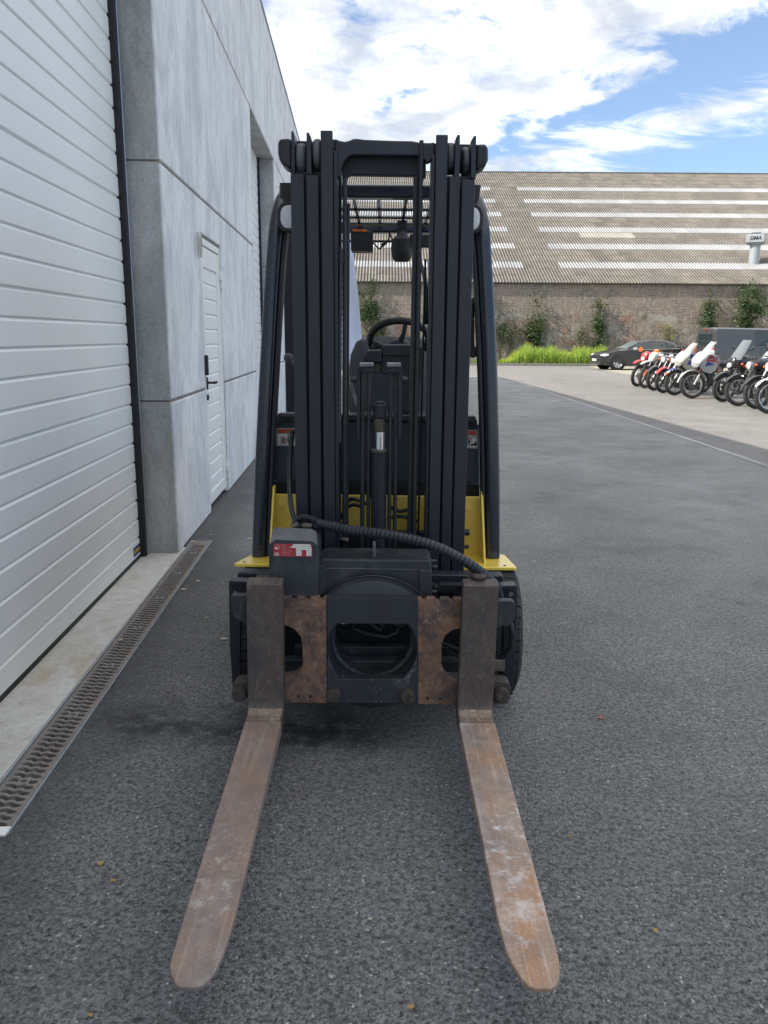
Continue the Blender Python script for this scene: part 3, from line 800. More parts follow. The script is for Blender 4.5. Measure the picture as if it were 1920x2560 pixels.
climber(cx(1312), cx(1356), 1.4, 3.7, 1500, 'ragged green climber with bare stems low on the brick wall, left of the flowering weeds', m_ivyd)
climber(cx(1320), cx(1360), .9, 2.6, 1100, 'dense dark creeper hanging at the foot of the ragged climber beside an orange brick pier', m_ivy)
climber(cx(1482), cx(1515), .7, 2.6, 1500, 'dark green narrow climber on the brick wall above the front of the dark hatchback', m_ivy)
climber(cx(1478), cx(1520), 2.4, 4.0, 500, 'sparse thin climber reaching up the wall over the hatchback bonnet', m_ivyd)
climber(cx(1744), cx(1789), 2.0, 3.3, 1500, 'rounded leafy shrub growing out of the wall above the rear of the grey van', m_ivy)
climber(cx(1765), cx(1778), 3.1, 4.1, 160, 'thin upright twig with few leaves standing above the rounded wall shrub', m_ivyd)
climber(cx(1839), cx(1902), 2.1, 4.4, 3400, 'tall dense bright green bush standing above the roof of the grey van', m_ivy, size=.13, thick=.7)
climber(cx(1240), cx(1262), 1.2, 2.4, 500, 'small green creeper on the wall just right of the forklift cab post', m_ivy)
climber(cx(1272), cx(1290), 1.2, 2.1, 300, 'small trailing creeper low on the wall between two larger climbers', m_ivyd)
climber(cx(1445), cx(1465), .8, 2.1, 400, 'olive thin creeper on the plastered wall behind the yellow flowers', m_ivyd)
climber(cx(1662), cx(1680), .8, 2.3, 350, 'yellowing narrow plant on the wall behind the roof of the hatchback', leaf_mat('yellowing_leaf', (.16,.16,.04), (.25,.24,.07)))
climber(cx(884), cx(946), 2.5, 4.5, 2300, 'broad green creeper on the brick wall seen through the forklift mast', m_ivy)
climber(cx(884), cx(960), .8, 2.6, 2200, 'thicket of dull green creeper seen behind the forklift steering wheel', m_ivyd)
climber(cx(1186), cx(1212), .8, 4.2, 1600, 'tall narrow green climber seen beside the forklift grab handle', m_ivy)
# weeds
wd_ = MB(); fl_ = MB()
def blade(mb, p, h, lean, wdt):
    a = random.uniform(0, 6.28); d = Vector((math.cos(a), math.sin(a), 0)); pr = Vector((-d.y, d.x, 0))*wdt
    p = Vector(p); q = p+Vector((0,0,h*.55))+d*lean*.35; r_ = p+Vector((0,0,h))+d*lean
    mb.add([p-pr, p+pr, q+pr*.8, r_, q-pr*.8], [(0,1,2,3,4)])
for _ in range(9500):
    x = random.uniform(cx(1240, 45), cx(1545, 45)); y = random.uniform(44.3, 46.4)
    e = min(1, (x-cx(1240,45))/1.3, (cx(1545,45)-x)/.9)
    hh = (.84+.12*math.sin(x*1.7)+.10*math.sin(x*4.1+1)+.1*math.sin(x*9))*max(.12, e)*random.uniform(.55, 1.15)
    if hh < .12: continue
    blade(wd_, (x, y, .03), hh, random.uniform(.02,.22), random.uniform(.008,.022))
    if random.random() < .35:
        p0 = Vector((x, y, .03+hh*random.uniform(.35,.95)))
        leaves(wd_, 2, lambda: p0+Vector((random.gauss(0,.05),random.gauss(0,.05),0)), .07)
    if random.random() < .09*max(0, math.sin(x*1.9+.5)+.35): leaves(fl_, 2, lambda: (x+random.gauss(0,.03), y, .03+hh+random.uniform(-.08,.05)), .045)
w1 = wd_.build('tall_weeds', m_grass, None, angle=180); tag(w1, 'bright green tall weeds along the foot of the brick wall', 'weeds', kind='stuff')
f1 = fl_.build('weed_flowers', m_flow, None, angle=180); tag(f1, 'yellow flowers on top of the tall weeds', 'flowers', kind='stuff')
gs_ = MB()
for _ in range(9000):
    x = random.uniform(-12, 24); y = random.triangular(43.9, 46.8, 44.3)
    blade(gs_, (x, y, .02), random.uniform(.05,.30)*(1 if y > 44.15 else .35), random.uniform(.02,.1), random.uniform(.01,.025))
gso = gs_.build('verge_grass', m_grassd, None, angle=180); tag(gso, 'short grass on the verge below the brick wall', 'grass', kind='stuff')
#==END_FAR==
#==FORKLIFT==
CXF = -.036
fk = thing('forklift', 'yellow and black forklift facing the camera with long rusty forks and a tall black mast', 'forklift', (CXF, 3.4, 0))
def PX(mb, pts, ya, yb, yref=None):
    return mb.prism(XZ(pts, yref or ya), 'y', ya, yb)
def circ(cu, cv_, r, n=40, a0=0, a1=360):
    return [(cu+r*math.cos(R(a0+(a1-a0)*i/n)), cv_-r*math.sin(R(a0+(a1-a0)*i/n))) for i in range(n if a1-a0 == 360 else n+1)]
# --- forks
def fork(side):
    mb = MB(); zt = .175
    if side < 0: hx0, hx1 = -.467, -.343; out = [(-.441,1.445),(-.4385,1.418),(-.428,1.392),(-.411,1.369),(-.403,1.364),(-.370,1.363),(-.357,1.371),(-.346,1.388),(-.338,1.414),(-.334,1.45),(-.331,1.50),(-.329,1.567)]
    else: hx0, hx1 = .2585, .3815; out = [(.2615,1.560),(.263,1.510),(.2665,1.462),(.275,1.425),(.287,1.390),(.298,1.372),(.309,1.366),(.340,1.366),(.356,1.375),(.366,1.395),(.373,1.425),(.3755,1.455)]
    top = [(hx1, 2.50)]+([(hx0, 2.50)]+out if side < 0 else [(hx0, 2.50)]+out)
    def th(y): return .012+(.048-.012)*min(1, max(0, (y-1.36)/1.0))
    n = len(top)
    vs = [(x, y, zt) for x, y in top]+[(x, y, zt-th(y)) for x, y in top]
    # blade
    mb.add(vs, [tuple(range(n))]+[tuple(range(n, 2*n))[::-1]]+[(i, (i+1) % n, (i+1) % n+n, i+n) for i in range(n)])
    bl = mb.build('blade', m_forkL if side < 0 else m_forkR, None, .004)
    return bl, hx0, hx1
for side in (-1, 1):
    org = MB()
    f_root = None
    bl, hx0, hx1 = fork(side)
    # shank with curved heel (profile in YZ swept across the width)
    sh = MB(); w0, w1 = hx0, hx1
    prof = [(2.498, .175), (2.523, .176), (2.540, .182), (2.552, .194), (2.558, .212), (2.560, .260), (2.560, .640), (2.606, .652), (2.606, .20), (2.598, .165), (2.58, .142), (2.55, .129), (2.498, .127)]
    if side < 0: x0t, x1t, x0b, x1b = -.459, -.3375, hx0, hx1
    else: x0t, x1t, x0b, x1b = .2665, .3855, hx0, hx1
    n = len(prof); vs = []
    for k in (0, 1):
        for (y, z) in prof:
            f = min(1, max(0, (z-.17)/.47)); xa = x0b+(x0t-x0b)*f; xb = x1b+(x1t-x1b)*f
            vs.append((xb if k else xa, y, z))
    sh.add(vs, [tuple(range(n)), tuple(range(n, 2*n))[::-1]]+[(i, i+n, (i+1) % n+n, (i+1) % n) for i in range(n)])
    fobj = sh.build('fork', m_shank, fk, .004)
    # re-home the blade under its fork
    for v_ in bl.data.vertices: v_.co -= ORG[fk.name]
    bl.parent = fobj; ORG[bl.name] = ORG[fk.name]
    # worn bright bend at the heel
    hb_ = MB().prism([(2.4985,.1765),(2.523,.1776),(2.5405,.184),(2.5515,.1955),(2.5545,.1935),(2.5425,.1805),(2.524,.1745),(2.4985,.1735)], 'x', hx0+.006, hx1-.006)
    hb_.build('worn_heel', rusty('worn_heel%d' % side, (.30,.24,.19), (.22,.14,.09), (.12,.09,.07), (.55,.50,.42), 2.2+side, .4, .8, .5, 2.0, .45, .3), fobj)
    MB().box((x0t+.02, 2.606, .575), (x1t-.02, 2.66, .645)).build('fork_hook', m_rustd, fobj, .004)
# locking pin on the right fork
c = W(1034, 1262, 2.60); c2 = W(1034, 1243, 2.60)
pin = MB().cyl((c.x, 2.615, .62), (c.x, 2.615, c2.z-.004), .016, 16); pin.cyl((c.x, 2.615, c2.z-.012), (c.x, 2.615, c2.z), .030, 24)
pin.build('locking_pin', m_rustd, fk, .003)
# --- rotating carriage face
notchL = [(706,1292),(699,1292),(699,1297),(690,1297),(690,1291),(670,1291),(670,1296),(660,1296),(660,1290.5),(640,1290.5),(640,1295.5),(629,1295.5),(629,1290),(560,1288)]
LP = notchL+[(560,1349),(600,1350),(612,1351),(626,1354),(640,1363),(650,1377),(652.5,1392),(654,1430),(652,1444),(640,1455),(622,1460),(600,1461),(560,1462),(560,1518),(706,1519)]
PX(MB(), LP, 2.61, 2.645).build('carriage_plate', m_rust, fk, .002, label='rusty left half of the fork carriage plate')
RP = [(902,1294),(911,1294),(911,1299),(921,1299),(921,1294),(941,1294),(941,1299.5),(951,1299.5),(951,1294.5),(971,1294.5),(971,1300),(980,1300),(980,1295),(1050,1297),(1050,1357),(1020,1357),(997,1357),(976,1362),(962,1373),(955,1390),(953,1436),(959,1452),(972,1467),(990,1477),(1050,1480),(1050,1524),(902,1521)]
PX(MB(), RP, 2.61, 2.645).build('carriage_plate', m_rust, fk, .002, label='rusty right half of the fork carriage plate')
PX(MB(), [(540,1287),(503,1286.5),(498,1290),(498,1304),(501,1322),(508,1336),(520,1343),(540,1346)], 2.615, 2.65).build('plate_ear', m_cplate, fk, .004)
PX(MB(), [(1070,1297.5),(1104,1298),(1111,1300),(1113,1306),(1112,1335),(1106,1349),(1096,1354),(1070,1354)], 2.615, 2.65).build('plate_ear', m_cplate, fk, .004)
# small holes low on the plate: dark plugs
for u, v in ((644,1504),(670,1505),(759,1505),(848,1508),(924,1509),(951,1509)):
    p = W(u, v, 2.605); MB().cyl((p.x, 2.6035, p.z), (p.x, 2.62, p.z), .0042, 10).build('bolt_hole', m_void, fk)
# centre plate with the big window
def c4(x, y): return ((800+.1688*x)/1.1573, (1540+.1688*y)/1.1573)
hole = [c4(*p) for p in [(250,115),(205,165),(160,240),(128,330),(112,430),(112,520),(130,620),(160,710),(195,785),(240,860),(290,932),(1228,936),(1262,915),(1300,865),(1350,790),(1395,700),(1425,610),(1440,520),(1438,430),(1420,330),(1390,240),(1350,170),(1300,120)]]
outl = [(706,1291),(903,1293.5),(903,1521),(706,1519)]
MB().plate(XZ(outl, 2.605), [XZ(hole, 2.605)[::-1]], 'y', 2.605, 2.648).build('centre_plate', m_cplate, fk, .002)
hc = W(*c4(775, 455), 2.65)
bore = MB()
bore.lathe((hc.x, 2.649, hc.z), (0,1,0), [(.163,0),(.163,.03),(.150,.034),(.150,.075),(.138,.08),(.138,.16),(.246,.16),(.246,.03),(.20,.0)], 56)
bore.build('rotator_bore', m_cplate, fk)
dc = W(805, 1387, 2.68)
MB().lathe((dc.x, 2.672, dc.z), (0,1,0), [(.243,0),(.243,.012),(.232,.014),(.232,.05),(.15,.05),(.15,0)], 64).build('rotator_disc', m_gear, fk)
for u, v in ((760,1284),(800,1284)):
    p = W(u, v-3, 2.67); MB().cyl((p.x, 2.664, p.z), (p.x, 2.675, p.z), .006, 6).build('disc_bolt', m_gear, fk)
# dark interior behind the bore: hoses, fittings and a cross bar
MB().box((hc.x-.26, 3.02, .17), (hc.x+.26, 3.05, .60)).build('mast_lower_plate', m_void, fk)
MB().box((hc.x-.30, 2.86, .235), (hc.x+.30, 2.90, .30)).build('lower_cross_bar', m_gear, fk, .004)
for P in ([(-.10,2.90,.44),(-.105,2.89,.36),(-.06,2.88,.345),(.02,2.87,.335),(.06,2.88,.35),(.085,2.90,.42)],
          [(-.07,2.92,.46),(-.06,2.90,.40),(-.03,2.88,.375),(.0,2.88,.355)], [(.03,2.91,.45),(.045,2.89,.385),(.075,2.88,.37),(.10,2.90,.40)]):
    MB().tube([(x+hc.x+.03, y, z) for x, y, z in P], .008, 8).build('inner_hose', m_hose, fk)
for x, z in ((.03,.385),(-.05,.44),(.055,.44),(-.12,.45)):
    MB().cyl((hc.x+x, 2.90, z+.02), (hc.x+x+.004, 2.90, z-.02), .010, 6).build('hose_fitting', m_cast, fk)
# eccentric rollers
for u, v, bu, bv in ((517,1500,523,1502),(720,1503,713,1508),(881,1506,888,1511),(1084,1503,1078,1507)):
    p = W(u, v, 2.59); q = W(bu, bv, 2.57)
    rr = MB().cyl((p.x, 2.585, p.z), (p.x, 2.612, p.z), .0265, 28); rr.cyl((p.x, 2.579, p.z), (p.x, 2.586, p.z), .0225, 28)
    ro = rr.build('guide_roller', m_rustd, fk, .002)
    MB().cyl((q.x, 2.560, q.z), (q.x, 2.582, q.z), .0095, 6).cyl((q.x, 2.574, q.z), (q.x, 2.580, q.z), .013, 16).build('bolt', m_rustd, ro, .001)
PX(MB(), [(540,1470),(512,1472),(505,1478),(501,1488),(504,1498),(540,1512)], 2.60, 2.66).build('roller_bracket', m_rustd, fk, .005)
PX(MB(), [(1060,1470),(1088,1472),(1099,1475),(1103,1484),(1103,1508),(1095,1521),(1060,1521)], 2.612, 2.67).build('roller_bracket', m_rustd, fk, .005)
# paint chips scattered on the centre plate
m_chip = M('bare_chip', (.26,.27,.27), .6, .3, .3, 60)
for (u, v, w_, h_) in ((768,1334,3,1.2),(776,1336,1.5,1.5),(741,1347.5,10,1.6),(790,1344,1.2,3),(772,1329,2,1),(803,1469,5,1),(862,1471,8,1.6),(851,1468,2,3),(806,1490,5,1.6),(813,1494,4,1.4),(799,1486,4,1.3),(822,1488,2,4),(836,1500,3,1.2),(799,1513.5,4,1.4),(824,1515,5,2),(812,1515,4,1.6),(700,1440,1.2,8),(907,1330,1,14),(868,1478,4,1.2),(742,1461,3,3)):
    p = W(u, v, 2.6045); k_ = 6; a0 = random.uniform(0, 6)
    P = [(p.x+w_*.0016*(.6+.6*random.random())*math.cos(a0+6.283*i/k_)*.5, p.z+h_*.0016*(.6+.6*random.random())*math.sin(a0+6.283*i/k_)*.5) for i in range(k_)]
    MB().prism(P, 'y', 2.6042, 2.6055).build('paint_chip', m_chip, fk)
# --- side frames of the truck carriage
PX(MB(), [(494,1258),(500,1256),(580,1259),(580,1290),(537,1292),(530,1318),(520,1330),(519,1440),(521,1500),(508,1506),(502,1480),(496,1400)], 2.74, 2.765).build('side_frame', m_mastd, fk, .003)
PX(MB(), [(495,1254.5),(535,1257),(535,1262),(495,1260)], 2.72, 2.77).build('side_flange', m_mast, fk, .002)
PX(MB(), [(1117,1268),(1112,1265),(1085,1263),(1060,1266),(1000,1262),(1000,1292),(1078,1297),(1088,1330),(1086,1440),(1092,1500),(1108,1502),(1113,1400),(1117,1320)], 2.74, 2.765).build('side_frame', m_mastd, fk, .003)
PX(MB(), [(1082,1266),(1112,1264.5),(1117,1267),(1117,1272),(1082,1273)], 2.72, 2.77).build('side_flange', m_mast, fk, .002)
for u, v in ((509,1282),(1103,1284),(509,1430),(1100,1490)):
    p = W(u, v, 2.73); MB().cyl((p.x, 2.728, p.z), (p.x, 2.742, p.z), .009, 12).build('frame_bolt', m_worn if v < 1300 else m_mastd, fk, .001)
PX(MB(), [(930,1241),(1086,1243.5),(1088,1247),(1088,1263),(930,1262)], 2.84, 2.90).build('carriage_bar', m_mast, fk, .006)
PX(MB(), [(512,1240),(518,1236),(585,1238),(585,1262),(512,1260)], 2.84, 2.90).build('carriage_bar', m_mast, fk, .008)
p0, p1 = W(558,1244,2.80), W(572,1262,2.80); MB().box((p0.x,2.79,p1.z-.02),(p1.x,2.82,p0.z)).build('bar_bracket', m_gear, fk, .002)
PX(MB(), [(925,1263),(940,1263),(940,1267),(950,1267),(950,1263),(1005,1264),(1005,1280),(925,1280)], 2.76, 2.80).build('notched_bar', m_mastd, fk, .002)
PX(MB(), [(560,1426),(1060,1429),(1060,1453),(560,1450)], 2.78, 2.83).build('lower_bar', m_gear, fk, .004)
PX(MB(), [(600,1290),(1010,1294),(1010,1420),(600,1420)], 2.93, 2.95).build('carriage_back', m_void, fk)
for dz in (0, -.022):
    a = W(935,1383,2.80); b = W(1000,1405,2.78)
    MB().tube([(a.x-.05, 2.84, a.z+dz+.01), (a.x, 2.80, a.z+dz), (b.x, 2.77, b.z+dz), (b.x+.08, 2.76, b.z+dz+.01)], .0085, 8).build('side_hose', m_hose, fk)
a = [W(1092,1328,2.70), W(1103,1350,2.69), W(1108,1375,2.69), W(1104,1400,2.69), W(1092,1416,2.70), W(1070,1424,2.71)]
MB().tube(a, .0105, 10).build('side_hose', m_hose, fk)
p = W(1072,1432,2.70); MB().box((p.x-.02,2.69,p.z-.03),(p.x+.03,2.73,p.z+.015)).build('hose_block', m_cast, fk, .004)
# --- rotator gearbox with data plate
def gbx(yf, yb):
    f = [(581,1290),(580,1180),(584,1172),(596,1167),(676,1171),(684,1177),(687,1185),(688,1290)]
    return PX(MB(), f, yf, yb)
gb = gbx(2.63, 2.78).build('gearbox', m_gear, fk, .006)
# sloping dusty lid up to the back edge
fr_ = [W(u, v, 2.628) for u, v in ((582,1176),(596,1166),(676,1170),(687,1180))]
bk_ = [W(u, v, 2.72) for u, v in ((590,1140),(598,1138.5),(672,1141.5),(684,1148))]
lo_ = [W(u, v, 2.72) for u, v in ((590,1185),(598,1185),(672,1185),(684,1185))]
lid = MB(); vs = fr_+bk_+lo_
lid.add(vs, [(0,1,5,4),(1,2,6,5),(2,3,7,6),(0,4,8),(3,11,7),(4,5,9,8),(5,6,10,9),(6,7,11,10),(0,8,9,1),(1,9,10,2),(2,10,11,3)])
lid.build('gearbox_lid', m_gtop, fk, .003)
def plate_on(u0, v0, u1, v1, y, mat, name, par, th=.0012, sl=1.5):
    """rectangle on a facing surface; sl = drop of the right end"""
    return MB().prism(XZ([(u0,v0),(u1,v0+sl),(u1,v1+sl),(u0,v1)], y), 'y', y, y+th).build(name, mat, par)
dp = plate_on(590.5,1174.5,674.5,1201.5, 2.6275, m_red, 'data_plate', fk, .002, 1.6)
yy = 2.6262
def fld(u0, v0, u1, v1, m=m_lwhite): plate_on(u0, v0, u1, v1, yy, m, 'data_field', dp, .0010, (u1-u0)*.019)
fld(633,1175.7,670.5,1178.9); fld(628,1180.0,672.5,1183.2)
for k in range(4):
    v0 = 1184.4+k*4.25
    if k == 0: fld(639.5,v0,672.8,v0+3.2)
    else: fld(639.5,v0,651.5,v0+3.2); fld(661.5,v0+.2,672.8,v0+3.4)
for k in range(6): 
    fld(608,1176.6+k*4.2,618+((k*37) % 9)*.7,1177.9+k*4.2,m_pink)
    if k != 0: fld(621,1176.8+k*4.2,627+((k*23) % 5),1178.1+k*4.2,m_pink)
pr_ = W(598.5,1182.5,yy)
MB().torus((pr_.x, yy+.0006, pr_.z), (0,1,0), .0085, .0016, 20, 6, .4, R(-60), R(210)).build('emblem', m_pink, dp)
MB().torus((pr_.x-.002, yy+.0006, pr_.z-.001), (0,1,0), .0038, .0012, 14, 6, .4, R(30), R(300)).build('emblem', m_lwhite, dp)
ce = text_mb('CE', .013, .0003, True); q = W(597.5,1197.3,yy-.0004)
ce.xf(Matrix.Translation(q) @ Matrix.Rotation(R(90), 4, 'X')).build('lettering', m_lwhite, dp)
for u, v in ((592.5,1176.5),(672.5,1178.2),(592,1200),(672.5,1201.5)):
    q = W(u, v, yy); MB().cyl((q.x, yy-.0012, q.z), (q.x, yy+.001, q.z), .0022, 10).build('rivet', m_worn, dp)
# --- hydraulic motor housing
mo = PX(MB(), [(688,1290),(688,1212),(700,1207),(928,1210),(932,1216),(934,1285),(922,1290)], 2.70, 2.86).build('motor_housing', m_gear, fk, .008)
a_ = [W(702,1228,2.698), W(905,1231,2.698), W(899,1203.5,2.75), W(712,1201,2.75)]
b_ = [W(702,1240,2.75), W(905,1243,2.75)]
MB().add(a_+b_, [(0,1,2,3),(0,3,4),(1,5,2),(3,2,5,4)]).build('motor_top', m_gtop, fk, .004)
PX(MB(), [(905,1231),(932,1233),(933,1292),(907,1290)], 2.685, 2.71).build('end_cover', m_gear, fk, .004)
PX(MB(), [(687,1222),(703,1222),(704,1288),(688,1287)], 2.685, 2.71).build('end_cover', m_gear, fk, .004)
for u, v in ((937,1212),(939,1224),(938,1278)):
    q = W(u-3, v, 2.72); MB().cyl((q.x-.004, 2.72, q.z), (q.x+.014, 2.72, q.z), .0065, 6).build('cover_bolt', m_gear, fk)
q0, q1 = W(805,1178,2.74), W(811,1216,2.74)
le = MB().prism([(q0.x,q0.z),(q1.x,q0.z),(q1.x+.002,q1.z+.01),(q1.x+.006,q1.z-.01),(q0.x-.006,q1.z-.01),(q0.x-.001,q1.z+.01)], 'y', 2.735, 2.80)
le.build('lifting_eye', m_gtop, fk, .002)
# seal line above the disc
arc = [(dc.x+.2475*math.cos(R(a)), 2.672, dc.z+.2475*math.sin(R(a))) for a in range(38, 143, 3)]
MB().tube(arc, .0035, 6).build('disc_seal', m_hose, fk)
# --- spiral-wrapped hose
def cr(P, n):
    out = []; P = [P[0]]+P+[P[-1]]
    for i in range(1, len(P)-2):
        for k in range(n):
            t = k/n; a, b, c, d = P[i-1], P[i], P[i+1], P[i+2]
            out.append(.5*((2*b)+(-a+c)*t+(2*a-5*b+4*c-d)*t*t+(-a+3*b-3*c+d)*t**3))
    out.append(P[-2]); return out
hp = [W(u, v, y) for u, v, y in ((688,1131,2.80),(712,1136,2.78),(760,1146,2.74),(820,1153,2.70),(880,1163,2.67),(940,1180,2.65),(985,1202,2.64),(1022,1224,2.64),(1050,1246,2.65),(1069,1266,2.67),(1078,1290,2.70))]
cp = cr(hp, 70); rad = []; L = 0; pts = []
for i, p in enumerate(cp):
    if i: L += (p-cp[i-1]).length
    ph = (L/.0157) % 1.0
    rad.append(.0185*(1.0-.05*ph if ph > .10 else .70)*(1-.0*i)); pts.append(p)
MB().tube(pts, rad, 16).build('wrapped_hose', m_wrap, fk, angle=50)
h1 = cr([W(u, v, y) for u, v, y in ((634,1138,2.86),(638,1128,2.86),(650,1119,2.85),(668,1118,2.83),(690,1127,2.80),(712,1136,2.78))], 6)
MB().tube(h1, .0115, 10).build('hose', m_hose, fk)
h2 = cr([W(u, v, y) for u, v, y in ((640,1142,2.84),(652,1136,2.84),(672,1136,2.83),(690,1138,2.80),(712,1139,2.78))], 5)
MB().tube(h2, .0095, 10).build('hose', m_hose, fk)
MB().tube([W(632,1139,2.85), W(645,1131,2.85)], .012, 8).build('hose_fitting', m_cast, fk, .002)
MB().tube([W(655,1136.5,2.83), W(676,1136.5,2.82)], .0125, 8).build('hose_fitting', m_cast, fk, .002)
h3 = cr([W(u, v, y) for u, v, y in ((632,930,3.12),(626,1000,3.08),(626,1060,3.02),(630,1100,2.96),(640,1135,2.90))], 6)
MB().tube(h3, .0095, 10).build('hose', m_hose, fk)
# --- mast
def channel(x0, x1, yf, depth, web_side, ztop_f, ztop_w, name='mast_channel', zb=.17):
    mb = MB(); t = .014
    mb.box((x0, yf, zb), (x1, yf+t, ztop_f))
    if web_side < 0: mb.box((x0, yf+t-.001, zb), (x0+.015, yf+depth, ztop_w))
    else: mb.box((x1-.015, yf+t-.001, zb), (x1, yf+depth, ztop_w))
    mb.box((x0, yf+depth-.001, zb), (x1, yf+depth+t, ztop_f))
    return mb.build(name, m_mast, fk, .0035)
zc = 2.006
channel(-.3375, -.289, 3.000, .115, -1, zc+.002, 2.10)
channel(-.2805, -.2365, 2.985, .115, -1, zc-.004, 2.10)
channel(-.2275, -.186, 2.965, .125, -1, 2.143, 2.143)
MB().box((-.186, 2.985, .17), (-.1715, 3.08, 2.08)).build('inner_rail', m_mast, fk, .003)
channel(.2655, .3125, 3.000, .115, 1, zc-.012, 2.09)
channel(.2205, .2575, 2.985, .115, 1, zc-.006, 2.09)
channel(.1705, .2115, 2.965, .125, 1, 2.132, 2.132)
MB().box((.157, 2.985, .17), (.1705, 3.08, 2.07)).build('inner_rail', m_mast, fk, .003)
# web spikes and rollers at the heads
for pts_, y in (([(629,360),(629,283),(634,283),(636,300),(637,378)],3.0),([(662,372),(662,286),(667,286),(672,297),(673,380)],2.985),
                ([(1028,385),(1029,293),(1024,293),(1018,303),(1017,385)],3.0),([(992,385),(994,291),(988,291),(984,300),(981,385)],2.985)):
    PX(MB(), pts_, y, y+.11).build('channel_head', m_mast, fk, .002)
for u0, u1, vt, y in ((638,658,302,3.0),(675,691,291.5,2.985),(967,984,300,2.985),(1001,1017,310,3.0)):
    a, b = W(u0, vt, y), W(u1, vt, y)
    MB().lathe(((a.x+b.x)/2, y+.055, a.z-.054), (1,0,0), [(0,-(b.x-a.x)/2),(.047,-(b.x-a.x)/2),(.053,-(b.x-a.x)/2+.006),(.053,(b.x-a.x)/2-.006),(.047,(b.x-a.x)/2),(0,(b.x-a.x)/2)], 36).build('mast_roller', m_gtop if u0 < 700 else m_gear, fk)
# dark recesses between the channels
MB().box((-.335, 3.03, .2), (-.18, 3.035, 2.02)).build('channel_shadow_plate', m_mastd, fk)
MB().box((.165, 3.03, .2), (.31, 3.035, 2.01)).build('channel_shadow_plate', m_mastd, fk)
def c2p(x, y): return ((660+x/2.765)/1.1573, (300+y/2.765)/1.1573)
top = [(485,250),(488,125),(520,140),(560,147),(590,140),(620,127),(650,127),(690,133),(900,141),(1020,143),(1060,150),(1080,155),(1150,156),(1182,150),(1182,260),(1130,300),(1105,275),(1080,255),(1050,248),(620,243),(590,250),(560,280),(540,320),(530,400),(488,400)]
PX(MB(), [c2p(*p) for p in top], 3.005, 3.04).build('top_crossmember', m_mast, fk, .006)
PX(MB(), [c2p(*p) for p in [(540,230),(1120,240),(1120,395),(1085,395),(1075,385),(600,377),(580,385),(565,420),(540,420)]], 3.06, 3.10).build('upper_crossbeam', m_mastd, fk, .006)
PX(MB(), [(600,303),(606,299),(629,297.5),(629,366),(612,357),(603,345),(600,330)], 3.0, 3.11).build('end_buffer', m_blackp, fk, .012, seg=3)
PX(MB(), [(1029,310),(1048,310),(1055,316),(1055,345),(1049,358),(1029,369)], 3.0, 3.11).build('end_buffer', m_blackp, fk, .012, seg=3)
for u, w_ in ((1054.5/1.1573*1.0+0, 6),):
    a, b = W(906, 303, 2.995), W(914, 375, 2.995); MB().box((a.x, 2.99, b.z), (b.x, 3.006, a.z)).build('hose_guide', m_mastd, fk, .003)
PX(MB(), [(608,303),(1050,312),(1052,352),(1040,366),(960,378),(955,340),(715,335),(705,378),(625,362),(606,345)], 3.125, 3.15).build('head_plate', m_mastd, fk, .004)
# chains and hoses running up inside the mast
for (ut, vt, ub, vb_, r_, y) in ((735,385,733,1185,.006,3.02),(745,385,744,1190,.0085,3.00),(752.5,440,749,1190,.006,3.03),
                                 (899,380,884,1160,.0095,3.0),(910,330,894,1160,.0085,2.99),(919,560,903,1160,.004,3.04)):
    MB().tube([W(ut, vt, y), W(ub, vb_, y)], r_, 8).build('mast_hose', m_hose, fk)
cm_ = MB(); a = W(737, 560, 2.99); b = W(734, 960, 2.99); n_ = 60
for i in range(n_):
    p = a+(b-a)*(i/n_); cm_.box((p.x-.004-.001*(i % 2), p.y-.003, p.z-.0055), (p.x+.004+.001*(i % 2), p.y+.003, p.z+.0055))
cm_.build('lift_chain', m_gear, fk)
a = W(737, 540, 2.985); MB().box((a.x-.006, 2.983, a.z-.045), (a.x+.008, 2.99, a.z+.005)).build('chain_anchor', m_mast, fk, .001)
h4 = cr([W(u, v, y) for u, v, y in ((895,540,3.3),(905,560,3.25),(915,590,3.15),(922,640,3.08),(919,700,3.05))], 6); MB().tube(h4, .008, 8).build('hose', m_hose, fk)
# centre lift cylinder
def c6(x, y): return ((820+x/5.53)/1.1573, (780+y/5.53)/1.1573)
def vcyl(x0, x1, y0, y1, Yd, name, mat, bev=0, n=28):
    a, b = W(*c6(x0, y0), Yd), W(*c6(x1, y1), Yd); r = (b.x-a.x)/2; xm = (a.x+b.x)/2
    return MB().cyl((xm, Yd+r, b.z), (xm, Yd+r, a.z), r, n).build(name, mat, fk, bev)
vcyl(620,805,1275,1480,2.96,'piston_head', m_mastd, .006); vcyl(655,785,1240,1285,2.97,'piston_cap', m_mastd, .003)
vcyl(625,788,1478,1665,2.965,'piston_sleeve', m_brown); vcyl(652,782,1655,1935,2.97,'piston_rod', m_chrome)
vcyl(582,815,1912,1962,2.955,'cylinder_gland', m_brown, .003); vcyl(586,812,1960,2600,2.957,'lift_cylinder', m_mastd)
a = W(*c6(586,2600), 2.957); MB().cyl((W(*c6(700,2600),2.99).x, 2.985, .2), (W(*c6(700,2600),2.99).x, 2.985, a.z+.02), .029, 24).build('lift_cylinder_base', m_mastd, fk)
